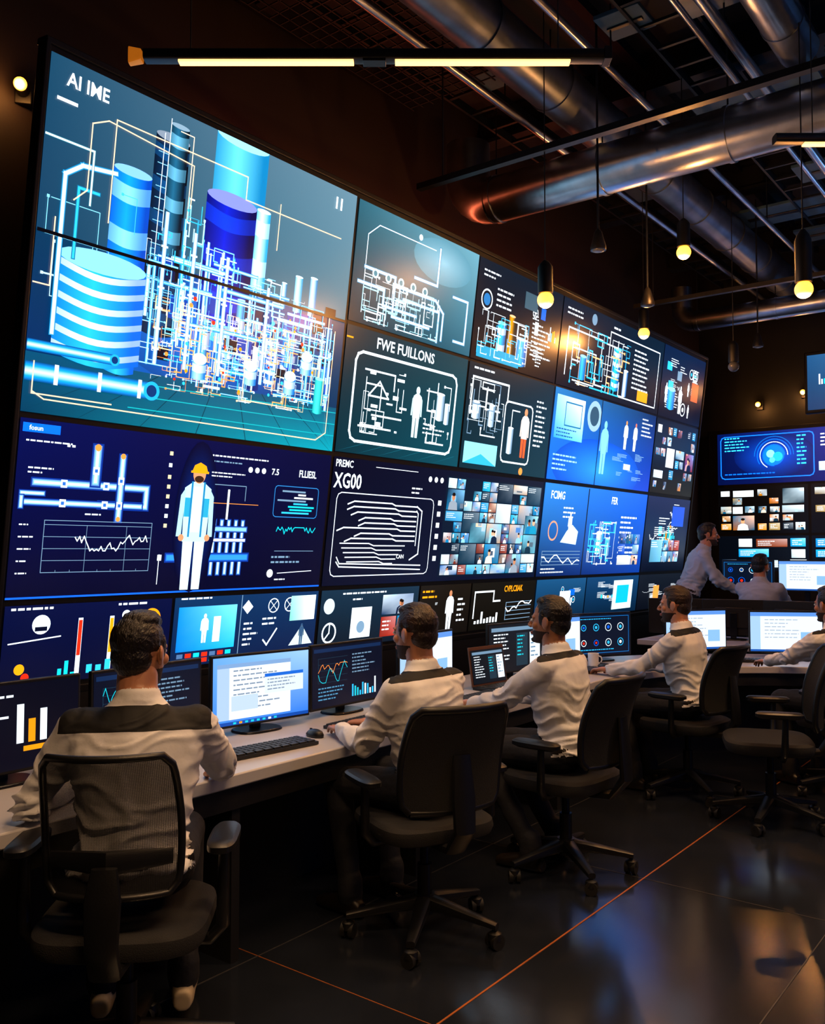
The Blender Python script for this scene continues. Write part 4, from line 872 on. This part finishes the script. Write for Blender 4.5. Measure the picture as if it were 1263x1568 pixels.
for x,r in ((-1.72,.035),(-1.85,.02),(-3.25,.03),(-2.45,.025)): mb.cyl((x,-2,4.66),(x,11.9,4.66),r,'duct',n=14)
for x in (-1.72,-3.25,-2.45):
    for i in range(8): mb.cyl((x,-1.5+i*1.7,4.66),(x,-1.5+i*1.7,5.1),.006,'steel',n=6)
mb.obj('conduit_pipes')
mb=MB()
for x in (-2.15,-3.65,-.6):
    for s_ in(-.15,.15): mb.box((x+s_,4.5,4.95),(.02,14,.07),'steel')
    for i in range(46): mb.box((x,-2.4+i*.3,4.93),(.3,.025,.02),'steel')
mb.obj('cable_tray',smooth=False)
mb=MB()
for (x0_,x1_,y,z) in ((-3.6,-.8,4.76,4.0),(-3.7,-1.0,8.5,4.02)):
    mb.box(((x0_+x1_)/2,y,z),(x1_-x0_,.05,.04),'alu')
    for x in (x0_+.2,x1_-.2): mb.cyl((x,y,z),(x,y,5.1),.006,'steel',n=6)
mb.obj('lighting_track',smooth=False)
mb=MB()
for (x,y,z,sx,sy) in ((-1.95,6.75,4.92,.9,.5),(-2.35,4.3,4.92,.35,.7),(-1.0,7.6,4.92,1.2,.6),(-2.4,9.3,4.95,1.0,.5),(-.9,5.2,4.95,.5,1.1),(-3.35,7.6,4.92,.35,1),(-1.6,3.4,4.95,.5,.8),(-1.9,10.0,4.9,1.2,.4),(-.6,9.2,4.9,1.0,.5),(-2.35,5.3,4.95,.3,.3),(-1.2,6.5,4.9,.4,.3),(-3.4,5.2,4.95,.35,.6),(-1.7,8.4,4.93,.8,.4)):
    mb.box((x,y,z),(sx,sy,.03),'panel'); mb.box((x,y,z-.02),(sx*.8,sy*.12,.015),'alu'); mb.box((x,y,z+.1),(.05,.05,.2),'steel')
mb.obj('ceiling_acoustic_panels',smooth=False,bevel=.004)
mb=MB()
for i in range(26): mb.box((-3.5+0,3.0+i*.09,4.88),(1.1,.008,.008),'steel')
for i in range(13): mb.box((-4.05+i*.09,4.15,4.88),(.008,2.3,.008),'steel')
mb.obj('ceiling_wire_mesh',smooth=False)
mb=MB(); mb.box((-1.75,5.0,4.95),(.45,.7,.24),'ductd'); mb.box((-1.75,4.64,4.95),(.36,.02,.18),'steel')
for i in range(6): mb.box((-1.75,4.63,4.87+i*.032),(.34,.03,.008),'alu')
mb.obj('ventilation_unit',smooth=False,bevel=.01)
# ---------------------------------------------------------------- lamps
def light(name,typ,loc,energy,col,parent,**k):
    l=bpy.data.lights.new(name,typ); l.energy=energy; l.color=col
    for a,b in k.items(): setattr(l,a,b)
    o=bpy.data.objects.new(name,l); COL.objects.link(o); o.location=loc
    if parent: o.parent=parent
    return o
WARM=(1,.58,.28)
def linear(loc,yaw,L=1.81,energy=30,bracket=False):
    e=empty('linear_pendant_light',loc,yaw); mb=MB()
    mb.loft([((-L/2,0,.0),(0,.03,0),(0,0,.022)),((L/2,0,.0),(0,.03,0),(0,0,.022))],'alu',20,4)
    if bracket: mb.loft([((-L/2-.06,0,.0),(0,.02,0),(0,0,.035)),((-L/2-.01,0,0),(0,.026,0),(0,0,.022))],'amber',12,5)
    mb.box((L/2+.01,0,0),(.03,.065,.05),'alu'); mb.box((0,0,-.015),(.09,.05,.03),'alu')
    for s_ in(-1,1): mb.box((s_*L*.235,0,-.024),(L*.38,.036,.012),'led')
    for x in(-L*.4,L*.4): mb.cyl((x,0,.02),(x,0,5.1-loc[2]),.003,'cord',n=6)
    mb.obj('fixture',e,bevel=.002)
    for s_ in(-1,1): light('lamp_light','AREA',(s_*L*.235,0,-.034),energy,WARM,e,shape='RECTANGLE',size=L*.38,size_y=.03,spread=math.radians(110))
CA=math.degrees(math.atan2(.609,.793))
linear((-2.23,2.66,3.5),CA,energy=11,bracket=True)
linear((-.47,4.91,3.5),CA,energy=18)
linear((-.3,1.2,3.5),CA,energy=30); linear((1.3,3.4,3.5),CA,energy=6); linear((1.8,7.2,3.5),CA,energy=4)
def pendant(loc,lit=True,L=.2,r=.045,energy=40):
    e=empty('pendant_lamp',loc); mb=MB()
    mb.loft([((0,0,z),(q,0,0),(0,q,0)) for z,q in((.03,r),(.035,r*1.02),(.03+L*.8,r),(.03+L*.9,r*.75),(.03+L,r*.3))],'case',24)
    mb.cyl((0,0,.03+L),(0,0,5.1-loc[2]),.004,'cord',n=6); mb.cyl((0,0,.02),(0,0,.05),.02,'alu')
    mb.obj('shade_and_cord',e)
    b=MB(); b.ell((0,0,-.01),(.05,.05,.05),'bulb' if lit else 'glassd'); b.obj('bulb',e)
    if lit: light('lamp_light','POINT',(0,0,-.075),energy,(1,.40,.10),e,shadow_soft_size=.03)
pendant((-2.64,4.76,3.08)); pendant((-2.3,6.14,3.67)); pendant((-3.2,7.55,3.5)); pendant((-1.3,5.3,3.03),L=.3)
pendant((-2.72,8.5,3.3),False); 
pendant((.6,2.6,3.3),energy=12); pendant((.4,8.2,3.3),energy=8); pendant((-1.2,9.8,3.4),energy=8)
def spot(loc):
    e=empty('ceiling_spotlight',loc); mb=MB(); mb.loft([((0,0,z),(q,0,0),(0,q,0)) for z,q in((0,.05),(.02,.052),(.06,.04),(.12,.025),(.14,.01))],'alu',20); mb.cyl((0,0,.13),(0,0,5.1-loc[2]),.008,'steel',n=8); mb.obj('housing',e)
    b=MB(); b.ell((0,0,.0),(.04,.04,.01),'glassd'); b.obj('lens',e)
spot((-2.55,5.3,3.5)); spot((-2.68,6.4,3.4)); spot((-2.7,9.2,3.6))
def sconce(loc,rx,energy,name='wall_spotlight',arm=0):
    e=empty(name,loc,rx); mb=MB(); mb.box((0,-.02,0),(.08,.04,.12),'case'); mb.cyl((0,-.04,0),(0,-.1-arm,0),.03,'case'); mb.obj('housing',e,bevel=.004)
    b=MB(); b.ell((0,-.12-arm,0),(.032,.032,.032),'bulb'); b.obj('bulb',e); light('lamp_light','POINT',(0,-.17-arm,-.03),energy,(1,.40,.10),e,shadow_soft_size=.03)
sconce((-4.3,2.36,3.87),yawf(1,-.8),3); sconce((-3.5,12.0,3.45),0,4); sconce((-2.95,12.0,3.55),0,6)
cv=empty('cove_light',(-4.2,5.8,3.95)); mb=MB(); mb.box((0,0,0),(.1,5.4,.05),'case'); mb.obj('housing',cv); o=light('lamp_light','AREA',(.0,0,.04),11,(1,.15,.05),cv,shape='RECTANGLE',size=.06,size_y=5.2); o.rotation_euler=(math.radians(180),0,0)
for (x,y) in ((1.0,2.5),(1.0,5.0),(1.0,8.6),(-.6,10.9)):  # out-of-view blue lamps added to wash the ceiling and ducts
    e=empty('added_blue_uplight',(x,y,3.7)); mb=MB(); mb.loft([((0,0,-.05),(.12,0,0),(0,.12,0)),((0,0,.0),(.15,0,0),(0,.15,0)),((0,0,.02),(.15,0,0),(0,.15,0))],'case',24,4); mb.cyl((0,.14,0),(0,.14,1.4),.006,'steel',n=6); mb.obj('housing',e)
    o=light('lamp_light','AREA',(0,0,.03),110,(.22,.52,1),e,shape='SQUARE',size=.26); o.rotation_euler=(math.radians(180),math.radians(28),0)
# ---------------------------------------------------------------- world, camera
w=bpy.data.worlds.new('World'); sc.world=w; w.use_nodes=True; w.node_tree.nodes['Background'].inputs[0].default_value=(.02,.04,.08,1); w.node_tree.nodes['Background'].inputs[1].default_value=.05
cam=bpy.data.cameras.new('Camera'); cam.sensor_fit='HORIZONTAL'; cam.sensor_width=36; cam.lens=1380/1263*36; cam.clip_start=.05
co=bpy.data.objects.new('Camera',cam); COL.objects.link(co); co.location=(0,0,1.55); co.rotation_euler=(math.radians(90+2.53),0,math.radians(37.5)); sc.camera=co
sc.view_settings.view_transform='Standard'; sc.view_settings.look='None'
print('verts',sum(len(m_.vertices) for m_ in bpy.data.meshes))
